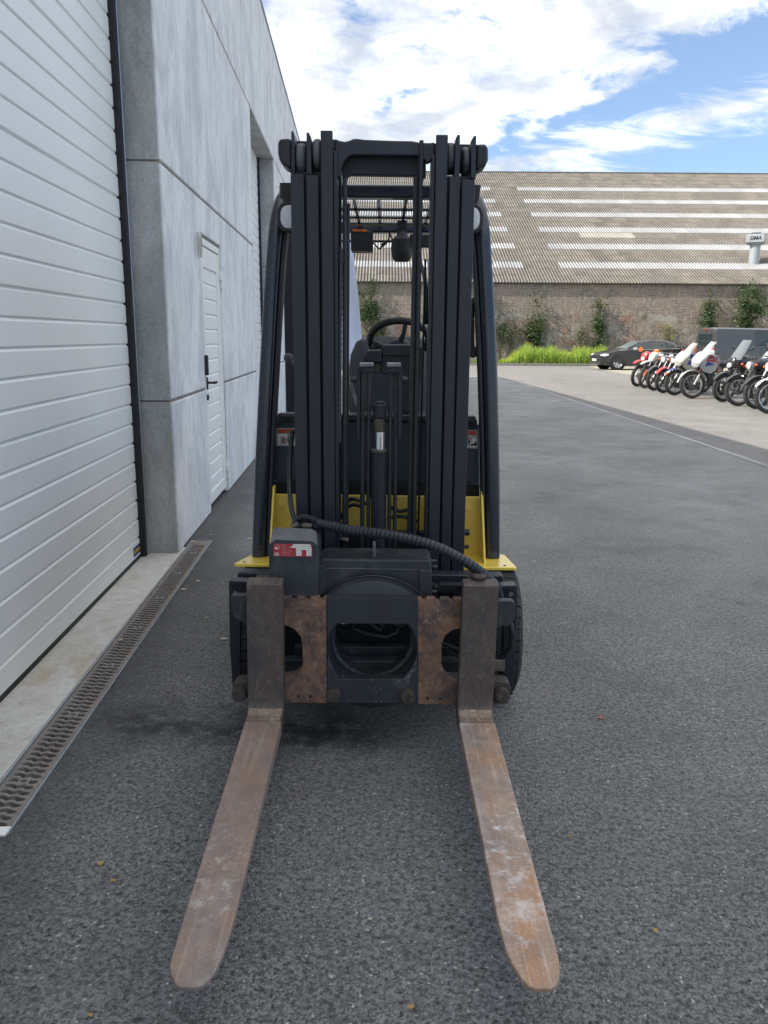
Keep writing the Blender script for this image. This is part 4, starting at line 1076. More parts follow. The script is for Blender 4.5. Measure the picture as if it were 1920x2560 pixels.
for (t0, t1, br0, br1, side) in ((440,510,430,630,-1),(835,893,810,1012,1)):
    for (x0, x1) in ((t0, t1), (t1+22, t1+82)):
        a, b = W(*c6(x0, 790), 2.97), W(*c6(x1, 790), 2.97); r = (b.x-a.x)/2*.95; xm = (a.x+b.x)/2
        MB().tube([(xm, 2.99, a.z), (xm-.004*side*0, 2.985, 1.0), (xm, 2.985, .35)], r, 14).build('loop_hose', m_hose, fk)
    a, b = W(*c6(br0, 705), 2.95), W(*c6(br1, 765), 2.95)
    MB().box((a.x, 2.955, b.z), (b.x, 3.03, a.z)).build('hose_bracket', m_worn, fk, .004)
    MB().box((a.x+.004, 2.962, b.z-.02), (b.x-.004, 3.02, b.z+.002)).build('bracket_saddle', m_mastd, fk, .003)
    xo = (395, 440) if side < 0 else (975, 1020)
    a, b = W(*c6(xo[0], 765), 2.96), W(*c6(xo[1], 1740), 2.96)
    MB().prism([(a.x,a.z),(b.x,a.z),(b.x,b.z),((a.x+b.x)/2,b.z-.012),(a.x,b.z)], 'y', 2.975, 2.985).build('guide_plate', m_mastd, fk, .002)
    bx = W(*c6(370 if side < 0 else 1055, 935), 2.98)
    MB().cyl((bx.x-.014, 2.99, bx.z), (bx.x+.014, 2.99, bx.z), .009, 6).cyl((bx.x-.004, 2.99, bx.z), (bx.x+.004, 2.99, bx.z), .013, 14).build('bracket_bolt', m_gear, fk)
# fittings and lower mast crossmembers
MB().box((-.23, 3.07, .46), (.21, 3.10, .70)).build('lower_crossmember', m_mastd, fk, .004)
MB().box((-.23, 3.085, .17), (.21, 3.12, .34)).build('lower_crossmember', m_mastd, fk, .004)
for u0, u1 in ((716,752),(893,925)):
    a, b = W(u0, 1163, 2.98), W(u1, 1171, 2.98); MB().tube([(a.x, 2.99, a.z), ((a.x+b.x)/2, 2.99, a.z-.002), (b.x, 2.99, b.z+.004)], [.004,.005,.010], 8).build('link_arm', m_cast, fk)
for u, v in ((724,1158),(735,1150)):
    a = W(u, v, 2.99); MB().box((a.x-.014, 2.985, a.z-.03), (a.x+.012, 3.03, a.z+.03)).build('valve_block', m_mastd, fk, .005)
for P in (((752,1082,3.18),(762,1078,3.17),(778,1082,3.16),(800,1092,3.15)),((736,1120,3.18),(748,1098,3.17),(765,1090,3.16),(785,1096,3.15)),((900,1108,3.17),(880,1102,3.17),(862,1104,3.17),(840,1094,3.16)),((905,1128,3.17),(880,1118,3.17),(862,1116,3.17),(836,1120,3.16)),((728,1098,3.16),(722,1106,3.15),(718,1118,3.14),(724,1128,3.14))):
    MB().tube(cr([W(*p) for p in P], 5), .008, 8).build('hose', m_hose, fk)
# --- chassis, yellow bodywork
yel = PX(MB(), [(590,1068),(1038,1074),(1040,1205),(588,1200)], 3.26, 3.28).build('front_plate', m_yeld, fk, .003)
for u, v in ((608,1094),(1009,1098)):
    p = W(u, v, 3.255); MB().cyl((p.x, 3.252, p.z), (p.x, 3.262, p.z), .011, 18).build('plate_bolt', m_yeld, fk, .003)
# gusset fins: vertical plates fore-and-aft, tapering upwards
for (ub, ut, sgn) in ((583,591,-1),(1044,1037,1)):
    b0, t0 = W(ub+(-2 if sgn<0 else 0), 1200, 3.15), W(ut, 1048 if sgn < 0 else 1058, 3.25)
    mb = MB(); xk = b0.x; xt = t0.x
    mb.add([(xk,3.12,.545),(xk+.009,3.12,.545),(xk+.009,3.262,.545),(xk,3.262,.545),(xt,3.22,t0.z),(xt+.009,3.22,t0.z),(xt+.009,3.262,t0.z),(xt,3.262,t0.z)],
           [(0,3,2,1),(4,5,6,7),(0,1,5,4),(1,2,6,5),(2,3,7,6),(3,0,4,7)])
    mb.build('gusset', m_yel, fk, .002)
ZP = .555
def fender(pts):
    return MB().prism(pts, 'z', ZP-.014, ZP).build('fender_plate', m_yel, fk, .004, seg=3)
fender([(-.604,3.108),(-.590,3.098),(-.36,3.098),(-.36,3.30),(-.535,3.30)])
fender([(.300,3.075),(.526,3.075),(.533,3.085),(.512,3.265),(.500,3.275),(.300,3.275)])
MB().box((-.50, 3.13, .49), (-.36, 3.25, ZP-.015)).build('fender_support', m_yeld, fk, .003)
MB().box((.24, 3.10, .49), (.44, 3.24, ZP-.015)).build('fender_support', m_yeld, fk, .003)
for x, y in ((-.565,3.125),(.487,3.10),(-.50,3.19),(.42,3.17)):
    MB().cyl((x,y,ZP-.001),(x,y,ZP+.0012),.006,12).build('fender_hole', m_yeld if abs(x) < .51 and y > 3.12 else m_void, fk)
MB().box((CXF-.36, 3.29, .14), (CXF+.36, 4.95, .52)).build('chassis', m_cowl, fk, .02)
MB().prism([(4.55,.25),(5.25,.28),(5.32,.45),(5.30,.95),(5.18,.90),(4.70,.92),(4.55,.90)], 'x', CXF-.50, CXF+.50).build('counterweight', m_yel, fk, .06, seg=4)
MB().prism([(3.75,.50),(4.56,.50),(4.56,.96),(4.45,1.0),(3.85,1.0),(3.75,.96)], 'x', CXF-.44, CXF+.44).build('seat_deck', m_cowl, fk, .03)
MB().box((CXF-.46, 3.30, .42), (CXF+.46, 3.78, .53)).build('floor_plate', m_mastd, fk, .01)
MB().cyl((CXF-.4, 3.15, .27), (CXF+.4, 3.15, .27), .06, 16).build('front_axle', m_mastd, fk)
# front cowl (scuttle)
cw = PX(MB(), [(590,1052),(590,912),(598,906),(1028,912),(1036,918),(1037,1058)], 3.36, 3.72).build('front_cowl', m_cowl, fk, .008)
PX(MB(), [(598,907),(1030,912),(1028,899),(600,893)], 3.345, 3.40).build('cowl_bead', m_plast, fk, .006)
PX(MB(), [(592,1040),(1036,1046),(1036,1075),(592,1070)], 3.31, 3.355).build('cowl_foot', m_void, fk, .004)
for u0, u1, v0, v1 in ((604,640,897,912),(997,1030,905,921)):
    a, b = W(u0, v0, 3.35), W(u1, v1, 3.35); MB().box((a.x,3.335,b.z),(b.x,3.39,a.z)).build('cowl_hinge', m_blackp, fk, .005)
    u = (u0+u1)/2; a, b = W(u-4, v0+3, 3.334), W(u+5, v1-4, 3.334); MB().box((a.x,3.331,b.z),(b.x,3.34,a.z)).build('hinge_pocket', m_void, fk)
# warning labels
def label(u0, v0, u1, v1, kind):
    y = 3.358
    lb = plate_on(u0, v0, u1, v1, y, m_lwhite, 'warning_label', fk, .001, .4)
    def q(a, b, c, d, m, nm='label_print', dy=.0012): 
        return plate_on(u0+(u1-u0)*a, v0+(v1-v0)*b, u0+(u1-u0)*c, v0+(v1-v0)*d, y-dy, m, nm, lb, .001, .1)
    q(.035,.03,.965,.27,m_lred); q(.03,.27,.97,.295,m_void)
    q(.03,.025,.045,.97,m_void); q(.955,.025,.97,.97,m_void); q(.03,.955,.97,.97,m_void)
    def P(a, b): return W(u0+(u1-u0)*a, v0+(v1-v0)*b, y-.002)
    if kind == 0:
        c = P(.36,.66); MB().torus(c, (0,1,0), .0125, .0012, 26, 6, .4).build('prohibition_ring', m_red, lb)
        def ln(pts, r=.0011, m=m_void): MB().tube([P(*p) for p in pts], r, 6).build('pictogram', m, lb)
        ln([(.34,.53),(.36,.56)], .0024); ln([(.35,.58),(.33,.74)], .002); ln([(.33,.74),(.24,.90)]); ln([(.33,.74),(.42,.90)]); ln([(.35,.60),(.48,.68)]); ln([(.35,.60),(.27,.70)])
        ln([(.22,.50),(.48,.84)], .0012, m_red)
        q(.56,.34,.62,.80,m_void); ln([(.59,.80),(.60,.90),(.66,.90),(.70,.84)]); ln([(.86,.34),(.76,.52),(.70,.72),(.68,.84)], .0016); ln([(.70,.64),(.86,.56)], .0016); q(.72,.74,.88,.86,m_void)
    else:
        c = P(.50,.53); MB().torus(c, (0,1,0), .0120, .0012, 26, 6, .4).build('prohibition_ring', m_red, lb)
        def ln(pts, r=.0011, m=m_void): MB().tube([P(*p) for p in pts], r, 6).build('pictogram', m, lb)
        ln([(.55,.43),(.56,.46)], .0024); ln([(.52,.48),(.53,.62)], .0024); ln([(.50,.62),(.44,.82)], .0015); ln([(.55,.62),(.56,.80)], .0015); ln([(.46,.48),(.44,.36)]); ln([(.60,.48),(.68,.40)])
        ln([(.38,.44),(.64,.66)], .0012, m_red)
        q(.70,.36,.95,.40,m_void); q(.84,.64,.95,.86,m_void); q(.62,.76,.95,.86,m_void)
        c = P(.52,.86); MB().cyl((c.x,c.y,c.z),(c.x,c.y+.001,c.z),.0032,12).build('pictogram', m_pink, lb)
label(597.5, 925, 640, 963, 0); label(994, 929, 1031, 968, 1)
# steering column, wheel, levers
col = PX(MB(), [c6(*p) for p in [(750,470),(770,455),(1160,455),(1290,480),(1340,540),(1335,760),(1310,900),(1240,1200),(1220,1410),(1000,1410),(985,1100),(900,880),(740,860),(735,600)]], 3.50, 3.72).build('column_cowl', m_plast, fk, .02, seg=3)
PX(MB(), [c6(*p) for p in [(748,600),(752,470),(772,455),(1160,455),(1290,480),(1330,530),(1332,640),(1160,606),(760,606)]], 3.485, 3.60).build('column_cap', m_plast, fk, .012, seg=3)
PX(MB(), [c6(*p) for p in [(475,660),(470,640),(545,530),(740,524),(740,700),(480,690)]], 3.47, 3.62).build('switch_pod', m_plast, fk, .012, seg=3)
PX(MB(), [c6(*p) for p in [(610,700),(735,700),(735,850),(610,840)]], 3.52, 3.60).build('pod_socket', m_brown, fk, .004)
swc = W(*c6(985, 385), 3.86); rx = .138
tilt = R(-38)
nrm_ = Vector((0, math.sin(R(52))*1.0, math.cos(R(52)))).normalized()
nrm_ = Vector((0, .62, .78)).normalized()
wheel = MB().torus(swc, nrm_, rx, .0165, 48, 12).build('steering_wheel', m_blackp, fk)
hubp = swc - nrm_*.035
MB().sphere(hubp, .052, 20, 10, (1,1,.7)).build('wheel_hub', m_plast, wheel)
e1 = nrm_.cross(Vector((1,0,0))).normalized(); ex = Vector((1,0,0))
for ang in (78, 200, 340):
    d = ex*math.cos(R(ang)) - e1*math.sin(R(ang))*(-1 if e1.z > 0 else 1)
    MB().tube([hubp+d*.03, hubp+d*.09+nrm_*.004, swc+d*(rx-.004)], [.016,.011,.011], 8).build('wheel_spoke', m_plast, wheel)
kp = swc+ex*(-.105)+Vector((0,-.03,-.03)); MB().sphere(kp, .026, 16, 10, (1,.8,.9)).build('lever_knob', m_blackp, fk)
MB().tube([W(*c6(285,860),3.6), W(*c6(400,1300),3.55)], .007, 8).build('lever', m_worn, fk)
MB().tube([W(*c6(105,850),3.6), W(*c6(140,1000),3.6)], .006, 8).build('lever', m_worn, fk)
MB().box((CXF-.24, 3.62, .80), (CXF-.02, 3.9, 1.02)).build('side_console', m_plast, fk, .03)
# seat
sb = MB(); bx0, bz0 = W(757,726,4.15).x, W(757,726,4.15).z
bxc = .045; 
def seat_ring(z, hw, yc, th): return ((bxc, yc, z), (hw, 0, 0), (0, th, .0))
secs = [seat_ring(1.02,.20,4.08,.06), seat_ring(1.10,.235,4.11,.075), seat_ring(1.25,.235,4.15,.08), seat_ring(1.36,.222,4.18,.075), seat_ring(1.425,.195,4.20,.06), seat_ring(1.452,.15,4.21,.035)]
sb.loft(secs, 32, 3.4); sb.build('seat_back', m_seat, fk)
for sx in (-.115, .115):
    MB().tube([(bxc+sx*1.1,4.035,1.10),(bxc+sx,4.072,1.25),(bxc+sx*.95,4.105,1.36),(bxc+sx*.85,4.135,1.42),(bxc+sx*.8,4.19,1.449)], .006, 6).build('seat_piping', m_plast, fk)
MB().loft([((bxc,3.72,1.03),(.20,0,0),(0,0,.03)),((bxc,3.80,1.04),(.235,0,0),(0,0,.06)),((bxc,4.0,1.04),(.235,0,0),(0,0,.06)),((bxc,4.10,1.04),(.22,0,0),(0,0,.05))], 28, 3.4).build('seat_cushion', m_seat, fk)
# --- overhead guard
def leg(pts, name='guard_post', rx_=.030, ry=.045, mat=m_guard):
    P = cr([Vector(p) for p in pts], 6)
    mb = MB(); secs = []
    for i, p in enumerate(P):
        t = (P[min(i+1, len(P)-1)]-P[max(i-1, 0)]).normalized()
        ax = Vector((1,0,0)); ax = (ax-t*ax.dot(t)).normalized(); bx = t.cross(ax)
        secs.append((p, ax*rx_, bx*ry))
    return mb.loft(secs, 20, 3.6).build(name, mat, fk)
for s in (-1, 1):
    if s < 0: A = [(-.520,3.24,.556),(-.497,3.25,.95),(-.470,3.27,1.35),(-.443,3.30,1.72),(-.425,3.335,1.90),(-.400,3.42,1.985),(-.385,3.6,2.005),(-.385,4.3,1.995)]
    else: A = [(.454,3.24,.556),(.440,3.25,.95),(.418,3.27,1.35),(.390,3.30,1.72),(.372,3.335,1.90),(.345,3.42,1.985),(.33,3.6,2.005),(.33,4.3,1.995)]
    leg(A)
    B = [(p[0]-s*.038, p[1]-.002, p[2]) for p in A[:5]]
    leg(B, 'post_seal', .010, .030, m_mastd)
    rear = [(A[-1][0]-s*.02, 4.25, 2.0),(A[-1][0]+s*.02,4.40,1.92),(A[-1][0]+s*.03,4.52,1.5),(A[-1][0]+s*.04,4.60,1.02)]
    leg(rear, 'guard_post', .022, .035)
# inner rear stanchion seen at the left
a = W(622, 520, 4.2); MB().box((-.515, 4.18, .99), (-.462, 4.24, 1.97)).build('rear_stanchion', m_mastd, fk, .008)
MB().box((-.42,3.33,1.985),(.36,3.40,2.035)).build('guard_header', m_guard, fk, .010)
MB().box((-.40,4.24,1.965),(.35,4.31,2.015)).build('guard_header', m_guard, fk, .012)
for x in (-.24,-.13,-.03,.08,.19): MB().box((x-.007,3.39,1.985),(x+.007,4.25,2.012)).build('guard_bar', m_guard, fk, .003)
for y in (3.62, 3.86, 4.06): MB().cyl((-.38,y,1.984),(.33,y,1.984),.007,8).build('guard_rod', m_guard, fk)
MB().box((-.38,4.30,1.925),(.33,4.315,1.935)).build('rear_rod', m_blackp, fk)
# lamp box and alarm hanging from the rear header
a, b = W(*c2p(600,765), 4.2), W(*c2p(753,905), 4.2)
MB().box((a.x,4.20,b.z),(b.x,4.32,a.z)).build('converter_box', m_blackp, fk, .006)
MB().box((a.x+.01,4.195,a.z-.004),(b.x-.03,4.30,a.z+.006)).build('beacon_base', m_orange, fk)
c0 = W(*c2p(952,885), 4.0); MB().loft([((c0.x,4.0,c0.z+.075),(.02,0,0),(0,.02,0)),((c0.x,4.0,c0.z+.055),(.028,0,0),(0,.028,0)),((c0.x,4.0,c0.z+.04),(.046,0,0),(0,.046,0)),((c0.x,4.0,c0.z),(.052,0,0),(0,.052,0)),((c0.x,4.0,c0.z-.045),(.046,0,0),(0,.046,0)),((c0.x,4.0,c0.z-.062),(.034,0,0),(0,.034,0))], 24, 2).build('alarm', m_blackp, fk)
MB().box((c0.x-.022,3.99,c0.z+.07),(c0.x+.024,4.01,c0.z+.125)).build('alarm_bracket', m_blackp, fk, .003)
MB().tube(cr([W(*c2p(*p), 4.1) for p in ((750,845),(775,870),(800,890),(830,855),(860,830),(868,770))], 4), .004, 6).build('cable', m_blackp, fk)
MB().tube(cr([W(*c2p(*p), 4.1) for p in ((868,775),(880,815),(905,830),(925,820))], 4), .003, 6).build('cable', m_blackp, fk)
MB().tube([W(*c2p(815,870), 4.1), W(*c2p(848,838), 4.1)], .009, 8).build('cable_plug', m_blackp, fk)
a = W(*c2p(1005,835), 4.0); MB().box((a.x,3.99,a.z-.03),(a.x+.12,4.03,a.z+.03)).build('mirror_bracket', m_blackp, fk, .008)
# head lamps
for su, sv, s in ((725,543,-1),(1176,548,1)):
    c0 = W(su/1.1573, sv/1.1573, 3.22); 
    sh = MB().loft([((c0.x,3.21,c0.z),(.046,0,0),(0,0,.052)),((c0.x,3.215,c0.z),(.050,0,0),(0,0,.056)),((c0.x,3.26,c0.z),(.048,0,0),(0,0,.054)),((c0.x,3.30,c0.z),(.03,0,0),(0,0,.035))], 28, 2.5).build('head_lamp', m_blackp, fk)
    MB().loft([((c0.x,3.200,c0.z),(.024,0,0),(0,0,.030)),((c0.x,3.204,c0.z),(.033,0,0),(0,0,.040)),((c0.x,3.212,c0.z),(.036,0,0),(0,0,.043))], 28, 2.6).build('lens', m_lens, sh)
    MB().loft([((c0.x-s*.0,3.25,c0.z+.05),(.025,0,0),(0,.02,0)),((c0.x,3.255,c0.z+.075),(.034,0,0),(0,.028,0)),((c0.x,3.26,c0.z+.125),(.040,0,0),(0,.032,0))], 16, 5).build('lamp_bracket', m_blackp, fk)
    MB().box((c0.x-.02,3.23,c0.z+.048),(c0.x+.02,3.26,c0.z+.075)).build('lamp_clamp', m_gear, fk, .003)
# grab handle
def c3(x, y): return ((620+x/2.514)/1.1573, (680+y/2.514)/1.1573)
gh = MB().tube(cr([W(*c3(*p), 3.3) for p in ((1440,150),(1412,190),(1407,230),(1407,350),(1408,480),(1412,515),(1440,500))], 5), .010, 10).build('grab_handle', m_blackp, fk)
for pts_ in ([(1405,200),(1425,150),(1450,135),(1455,205),(1425,212)],[(1398,500),(1430,470),(1458,460),(1458,520),(1415,542),(1398,535)]):
    PX(MB(), [c3(*p) for p in pts_], 3.28, 3.31).build('handle_mount', m_blackp, gh, .008)
kb_ = W(623, 773, 3.5); MB().sphere(kb_, .021, 16, 10).build('lever_ball', m_gtop, fk); MB().tube([kb_, kb_+Vector((.05,.02,-.05))], .007, 8).build('lever_stem', m_worn, fk)
# tilt cylinder mount and hub seen right of the mast
a = W(1003, 1150, 3.1)
MB().prism([(3.06,a.z-.16),(3.2,a.z-.16),(3.2,a.z+.05),(3.12,a.z+.16),(3.06,a.z+.10)], 'x', .300, .318).build('mast_bracket', m_mast, fk, .004)
for dz, r_ in ((.0,.015),(-.06,.009)): MB().cyl((.318,3.14,a.z-.01+dz),(.345,3.14,a.z-.01+dz),r_,6).build('bracket_bolt', m_blackp, fk, .002)
# --- wheels
def truck_wheel(x0, x1, yc, r, rim, out):
    """solid rubber tyre with cut lateral grooves; x0-x1 is its width"""
    wdt = x1-x0; prof = [(rim,0),(r-.05,-.0),(r-.022,.006),(r-.006,.022),(r,.045),(r,wdt-.045),(r-.006,wdt-.022),(r-.022,wdt-.006),(r-.05,wdt),(rim,wdt)]
    t = MB().lathe((x0, yc, r), (1,0,0), [(p[0]-.012 if p[0] > r-.03 else p[0], p[1]) for p in prof], 60)
    N = 38
    for i in range(N):
        a0, a1 = 2*math.pi*(i+.07)/N, 2*math.pi*(i+.93)/N
        for xa, xb in ((x0+.001, x0+wdt*.46), (x1-wdt*.46, x1-.001)):
            vs = []
            lo, hi = (xa, xb) 
            for a in (a0, a1):
                for (rr, xx) in ((r-.04, lo),(r-.004 if lo < x0+.01 else r, lo+(.018 if lo < x0+.01 else 0)),(r-.004 if hi > x1-.01 else r, hi-(.018 if hi > x1-.01 else 0)),(r-.04, hi)):
                    vs.append((xx, yc+rr*math.cos(a), r+rr*math.sin(a)))
            t.add(vs, [(0,1,2,3),(7,6,5,4),(0,4,5,1),(1,5,6,2),(2,6,7,3)])
    wh = t.build('wheel', m_tyre, fk, 0, angle=30)
    MB().lathe((x0 if out < 0 else x1, yc, r), (1,0,0), [(0,-out*.03),(.06,-out*.02),(.07,-out*.05),(rim-.02,-out*.06),(rim,-out*.01),(rim,-out*.14),(0,-out*.14)], 40).build('rim', m_yeld, wh)
    return wh
truck_wheel(CXF-.545, CXF-.38, 3.155, .272, .17, -1)
truck_wheel(CXF+.40, CXF+.580, 3.155, .272, .17, 1)
truck_wheel(CXF-.49, CXF-.35, 4.66, .21, .13, -1)
truck_wheel(CXF+.35, CXF+.49, 4.66, .21, .13, 1)
#==END_FORKLIFT==
#==VEHICLES==
def carpaint(name, col, rough=.28, met=.3):
    m, t, bs = base_mat(name)
    bs.inputs['Base Color'].default_value = tuple(col)+(1,); bs.inputs['Roughness'].default_value = rough; bs.inputs['Metallic'].default_value = met
    bs.inputs['Coat Weight'].default_value = .5; bs.inputs['Coat Roughness'].default_value = .08
    n = t.noise(coords(t), 3, 4, .5); t.link(t.mix(t.math('MULTIPLY', n, .3), tuple(col), (.10,.095,.085)), bs.inputs['Base Color'])
    return m
m_cblack = carpaint('car_black', (.028,.030,.034))
m_cgrey = carpaint('van_grey', (.085,.088,.095), .3, .5)
m_glassd = M('glass_dark', (.02,.03,.032), .06, 0, .1, 2, 0, spec=.8)
m_glasscar = M('glass_screen', (.16,.20,.20), .07, 0, .3, 1.2, 0, spec=.9)
m_silver = M('wheel_silver', (.55,.56,.57), .35, .5, .06, 4)
m_lampc = M('lamp_clear', (.70,.73,.75), .12, 0, .25, 12, .1)
m_lampr = M('lamp_red', (.42,.02,.02), .2)
m_plate = M('plate_pale', (.62,.60,.50), .5)
def vehicle(name, label, cat, loc, rz, st, belt, wheels, wr, mat, windows, extra, glassy=None):
    """st: stations (x, top z, half width, roof half width, sill z); belt(x) gives window-sill height"""
    root = thing(name, label, cat, loc, rz, world=False)
    rs = []
    for x, zt, w_, wf, zs in st:
        zb = min(belt(x), zt-.03)
        half = [(w_*.90, zs), (w_*.985, zs+.10), (w_, .52 if zt > .6 else zt*.7), (w_*.985, zb), (wf+.02, zt-.07 if zt-.07 > zb else zb+.005), (wf*.86, zt-.012), (wf*.4, zt)]
        rs.append([(x, y, z) for y, z in half]+[(x, -y, z) for y, z in half[::-1]])
    MB().rings(rs).build('body', mat, root, angle=28)
    def side(x, t, s, off=.006):
        for a, b in zip(st, st[1:]):
            if min(a[0], b[0]) <= x <= max(a[0], b[0]):
                f = (x-a[0])/(b[0]-a[0]); zt, w_, wf = [a[i]+(b[i]-a[i])*f for i in (1,2,3)]
                zb = min(belt(a[0]), a[1]-.03)+(min(belt(b[0]), b[1]-.03)-min(belt(a[0]), a[1]-.03))*f
                return (x, s*(w_*.985+(wf+.02-w_*.985)*t+off), zb+(zt-.07-zb)*t)
    for s in (-1, 1):
        for wn in windows:
            P = [side(x, t, s) for x, t in wn]; n = len(P)
            Q = [(p[0], p[1]-s*.012, p[2]) for p in P]
            MB().add(P+Q, [tuple(range(n)), tuple(range(n, 2*n))[::-1]]+[(i, (i+1) % n, (i+1) % n+n, i+n) for i in range(n)]).build('side_window', glassy or m_glassd, root)
        for xw in wheels:
            wy = max(a[2] for a in st)*.985
            w_ = MB().lathe((xw, s*(wy-.09), wr), (0, 1, 0), [(wr*.66,-.095),(wr*.9,-.10),(wr*.985,-.085),(wr,-.05),(wr,.05),(wr*.985,.085),(wr*.9,.10),(wr*.66,.095)], 36).build('wheel', m_tyre, root)
            rim = MB().lathe((xw, s*(wy-.02), wr), (0, s, 0), [(0,.0),(wr*.18,.012),(wr*.22,0),(wr*.62,.0),(wr*.66,.014),(wr*.69,0),(wr*.69,-.05),(0,-.05)], 36)
            rim.build('rim', m_silver, w_)
            for k in range(7):
                a = 2*math.pi*k/7+.3; c_ = (xw+wr*.47*math.cos(a), s*(wy-.018), wr+wr*.47*math.sin(a))
                e = Vector((math.cos(a), 0, math.sin(a))); f_ = Vector((-math.sin(a), 0, math.cos(a)))
                P = [Vector(c_)+e*wr*dx+f_*wr*dy for dx, dy in ((-.15,.025),(-.15,-.025),(.13,-.07),(.13,.07))]
                Q = [p-Vector((0, s*.01, 0)) for p in P]
                P = [p+Vector((0, s*.004, 0)) for p in P]
                MB().add(P+Q, [(0,1,2,3),(7,6,5,4),(0,4,5,1),(1,5,6,2),(2,6,7,3),(3,7,4,0)]).build('rim_slot', m_void, w_)
            MB().lathe((xw, s*(wy-.055), wr+.01), (0,s,0), [(0,-.10),(wr*1.16,-.10),(wr*1.16,.060),(wr*1.10,.066),(wr*1.04,.0),(0,.0)], 36).build('wheel_arch', m_rubber, root)
    extra(root, side)
    return root
st = [(2.15,.60,.60,.45,.30),(2.11,.68,.72,.56,.24),(1.85,.80,.83,.66,.20),(1.30,.92,.875,.70,.20),(.80,1.00,.885,.70,.20),(.10,1.35,.885,.60,.20),(-.35,1.42,.885,.61,.20),(-1.05,1.405,.885,.60,.20),(-1.60,1.30,.875,.58,.20),(-1.92,1.07,.85,.60,.24),(-2.08,.97,.80,.58,.30),(-2.14,.74,.74,.55,.36)]
def cx1(root, side):
    MB().add([(.79,-.66,1.008),(.79,.66,1.008),(.14,.52,1.342),(.14,-.52,1.342),(.79,-.66,.99),(.79,.66,.99),(.14,.52,1.32),(.14,-.52,1.32)], [(0,1,2,3),(4,7,6,5),(0,4,5,1),(1,5,6,2),(2,6,7,3),(3,7,4,0)]).build('windscreen', m_glasscar, root)
    MB().add([(-1.64,-.50,1.288),(-1.64,.50,1.288),(-1.93,.56,1.085),(-1.93,-.56,1.085),(-1.62,-.50,1.26),(-1.62,.50,1.26),(-1.90,.56,1.06),(-1.90,-.56,1.06)], [(0,3,2,1),(4,5,6,7),(0,1,5,4),(1,2,6,5),(2,3,7,6),(3,0,4,7)]).build('rear_window', m_glassd, root)
    for s in (-1, 1):
        MB().loft([((2.09,s*.60,.655),(0,.09,0),(0,0,.045)),((1.98,s*.69,.675),(0,.12,0),(0,0,.075)),((1.80,s*.79,.70),(0,.055,0),(0,0,.06))], 14).build('headlight', m_lampc, root)
        MB().loft([((-2.04,s*.72,.90),(0,.10,0),(0,0,.075)),((-1.93,s*.80,.92),(0,.065,0),(0,0,.085)),((-1.80,s*.83,.94),(0,.045,0),(0,0,.04))], 14).build('taillight', m_lampr, root)
        MB().loft([((.62,s*.97,.985),(.0,.09,0),(0,0,.055)),((.54,s*.985,.99),(0,.11,0),(0,0,.07)),((.48,s*.985,.99),(0,.09,0),(0,0,.055))], 12).build('door_mirror', m_silver, root)
        for xd in (.02, -.92): MB().box((xd-.10, s*.884 if s < 0 else s*.880, .80), (xd+.08, s*.900 if s > 0 else s*.884+s*.016, .83)).build('door_handle', m_cblack, root)
    MB().box((2.13,-.20,.36),(2.165,.20,.68)).build('grille', m_rubber, root, .02)
    MB().box((2.155,-.26,.40),(2.172,.26,.51)).build('number_plate', m_plate, root)
    MB().loft([((2.12,0,.28),(0,.55,0),(0,0,.03)),((2.02,0,.27),(0,.70,0),(0,0,.04)),((1.90,0,.27),(0,.80,0),(0,0,.03))], 14).build('bumper_lip', m_silver, root)
    MB().tube([side(.60,0,1,.004), side(-.4,0,1,.004), side(-1.7,0,1,.004)], .008, 5).build('window_trim', m_silver, root)
car = vehicle('parked_car', 'black five-door hatchback with silver wheels parked beside the weeds, nose to the left', 'car', (12.25, 39.6, 0), R(187), st,
    lambda x: .93+(.80-x)*.03, (1.33, -1.25), .328, m_cblack,
    [[(.62,.03),(-.22,.04),(-.22,.93),(-.04,.93)], [(-.30,.04),(-.98,.05),(-.98,.93),(-.30,.93)], [(-1.05,.06),(-1.60,.25),(-1.48,.80),(-1.05,.93)]], cx1)
st2 = [(2.45,.70,.70,.55,.30),(2.40,.92,.86,.66,.24),(2.05,1.12,.93,.74,.22),(1.75,1.22,.95,.76,.22),(1.05,1.86,.95,.74,.22),(.70,1.95,.95,.76,.22),(-2.30,1.97,.95,.78,.22),(-2.42,1.93,.93,.77,.26),(-2.46,1.80,.92,.76,.30)]
def cx2(root, side):
    MB().box((-2.475,-.62,1.14),(-2.455,-.02,1.70)).build('rear_window', m_glassd, root, .02)
    MB().box((-2.475,.02,1.14),(-2.455,.62,1.70)).build('rear_window', m_glassd, root, .02)
    MB().box((-2.47,-.012,.5),(-2.452,.012,1.85)).build('rear_door_gap', m_void, root)
    MB().box((-2.47,-.12,1.86),(-2.42,.12,1.90)).build('brake_light', m_lampr, root, .006)
    for s in (-1, 1): MB().box((-2.47,s*.82-.06,.80),(-2.40,s*.82+.06,1.20)).build('taillight', m_lampr, root, .02)
    MB().box((-2.50,-.86,.32),(-2.42,.86,.55)).build('rear_bumper', m_cgrey, root, .03)
    for s in (-1, 1):
        MB().box((-2.2,s*.952-.006,.50),(1.2,s*.952+.006,.56)).build('side_moulding', m_rubber, root)
        MB().tube([side(-.32,0,s,.004), (-.32, s*.955, .30)], .005, 5).build('door_gap', m_void, root)
    MB().add([(1.73,-.70,1.245),(1.73,.70,1.245),(1.08,.62,1.855),(1.08,-.62,1.855),(1.70,-.7,1.2),(1.7,.7,1.2),(1.05,.62,1.82),(1.05,-.62,1.82)], [(0,1,2,3),(4,7,6,5),(0,4,5,1),(1,5,6,2),(2,6,7,3),(3,7,4,0)]).build('windscreen', m_glasscar, root)
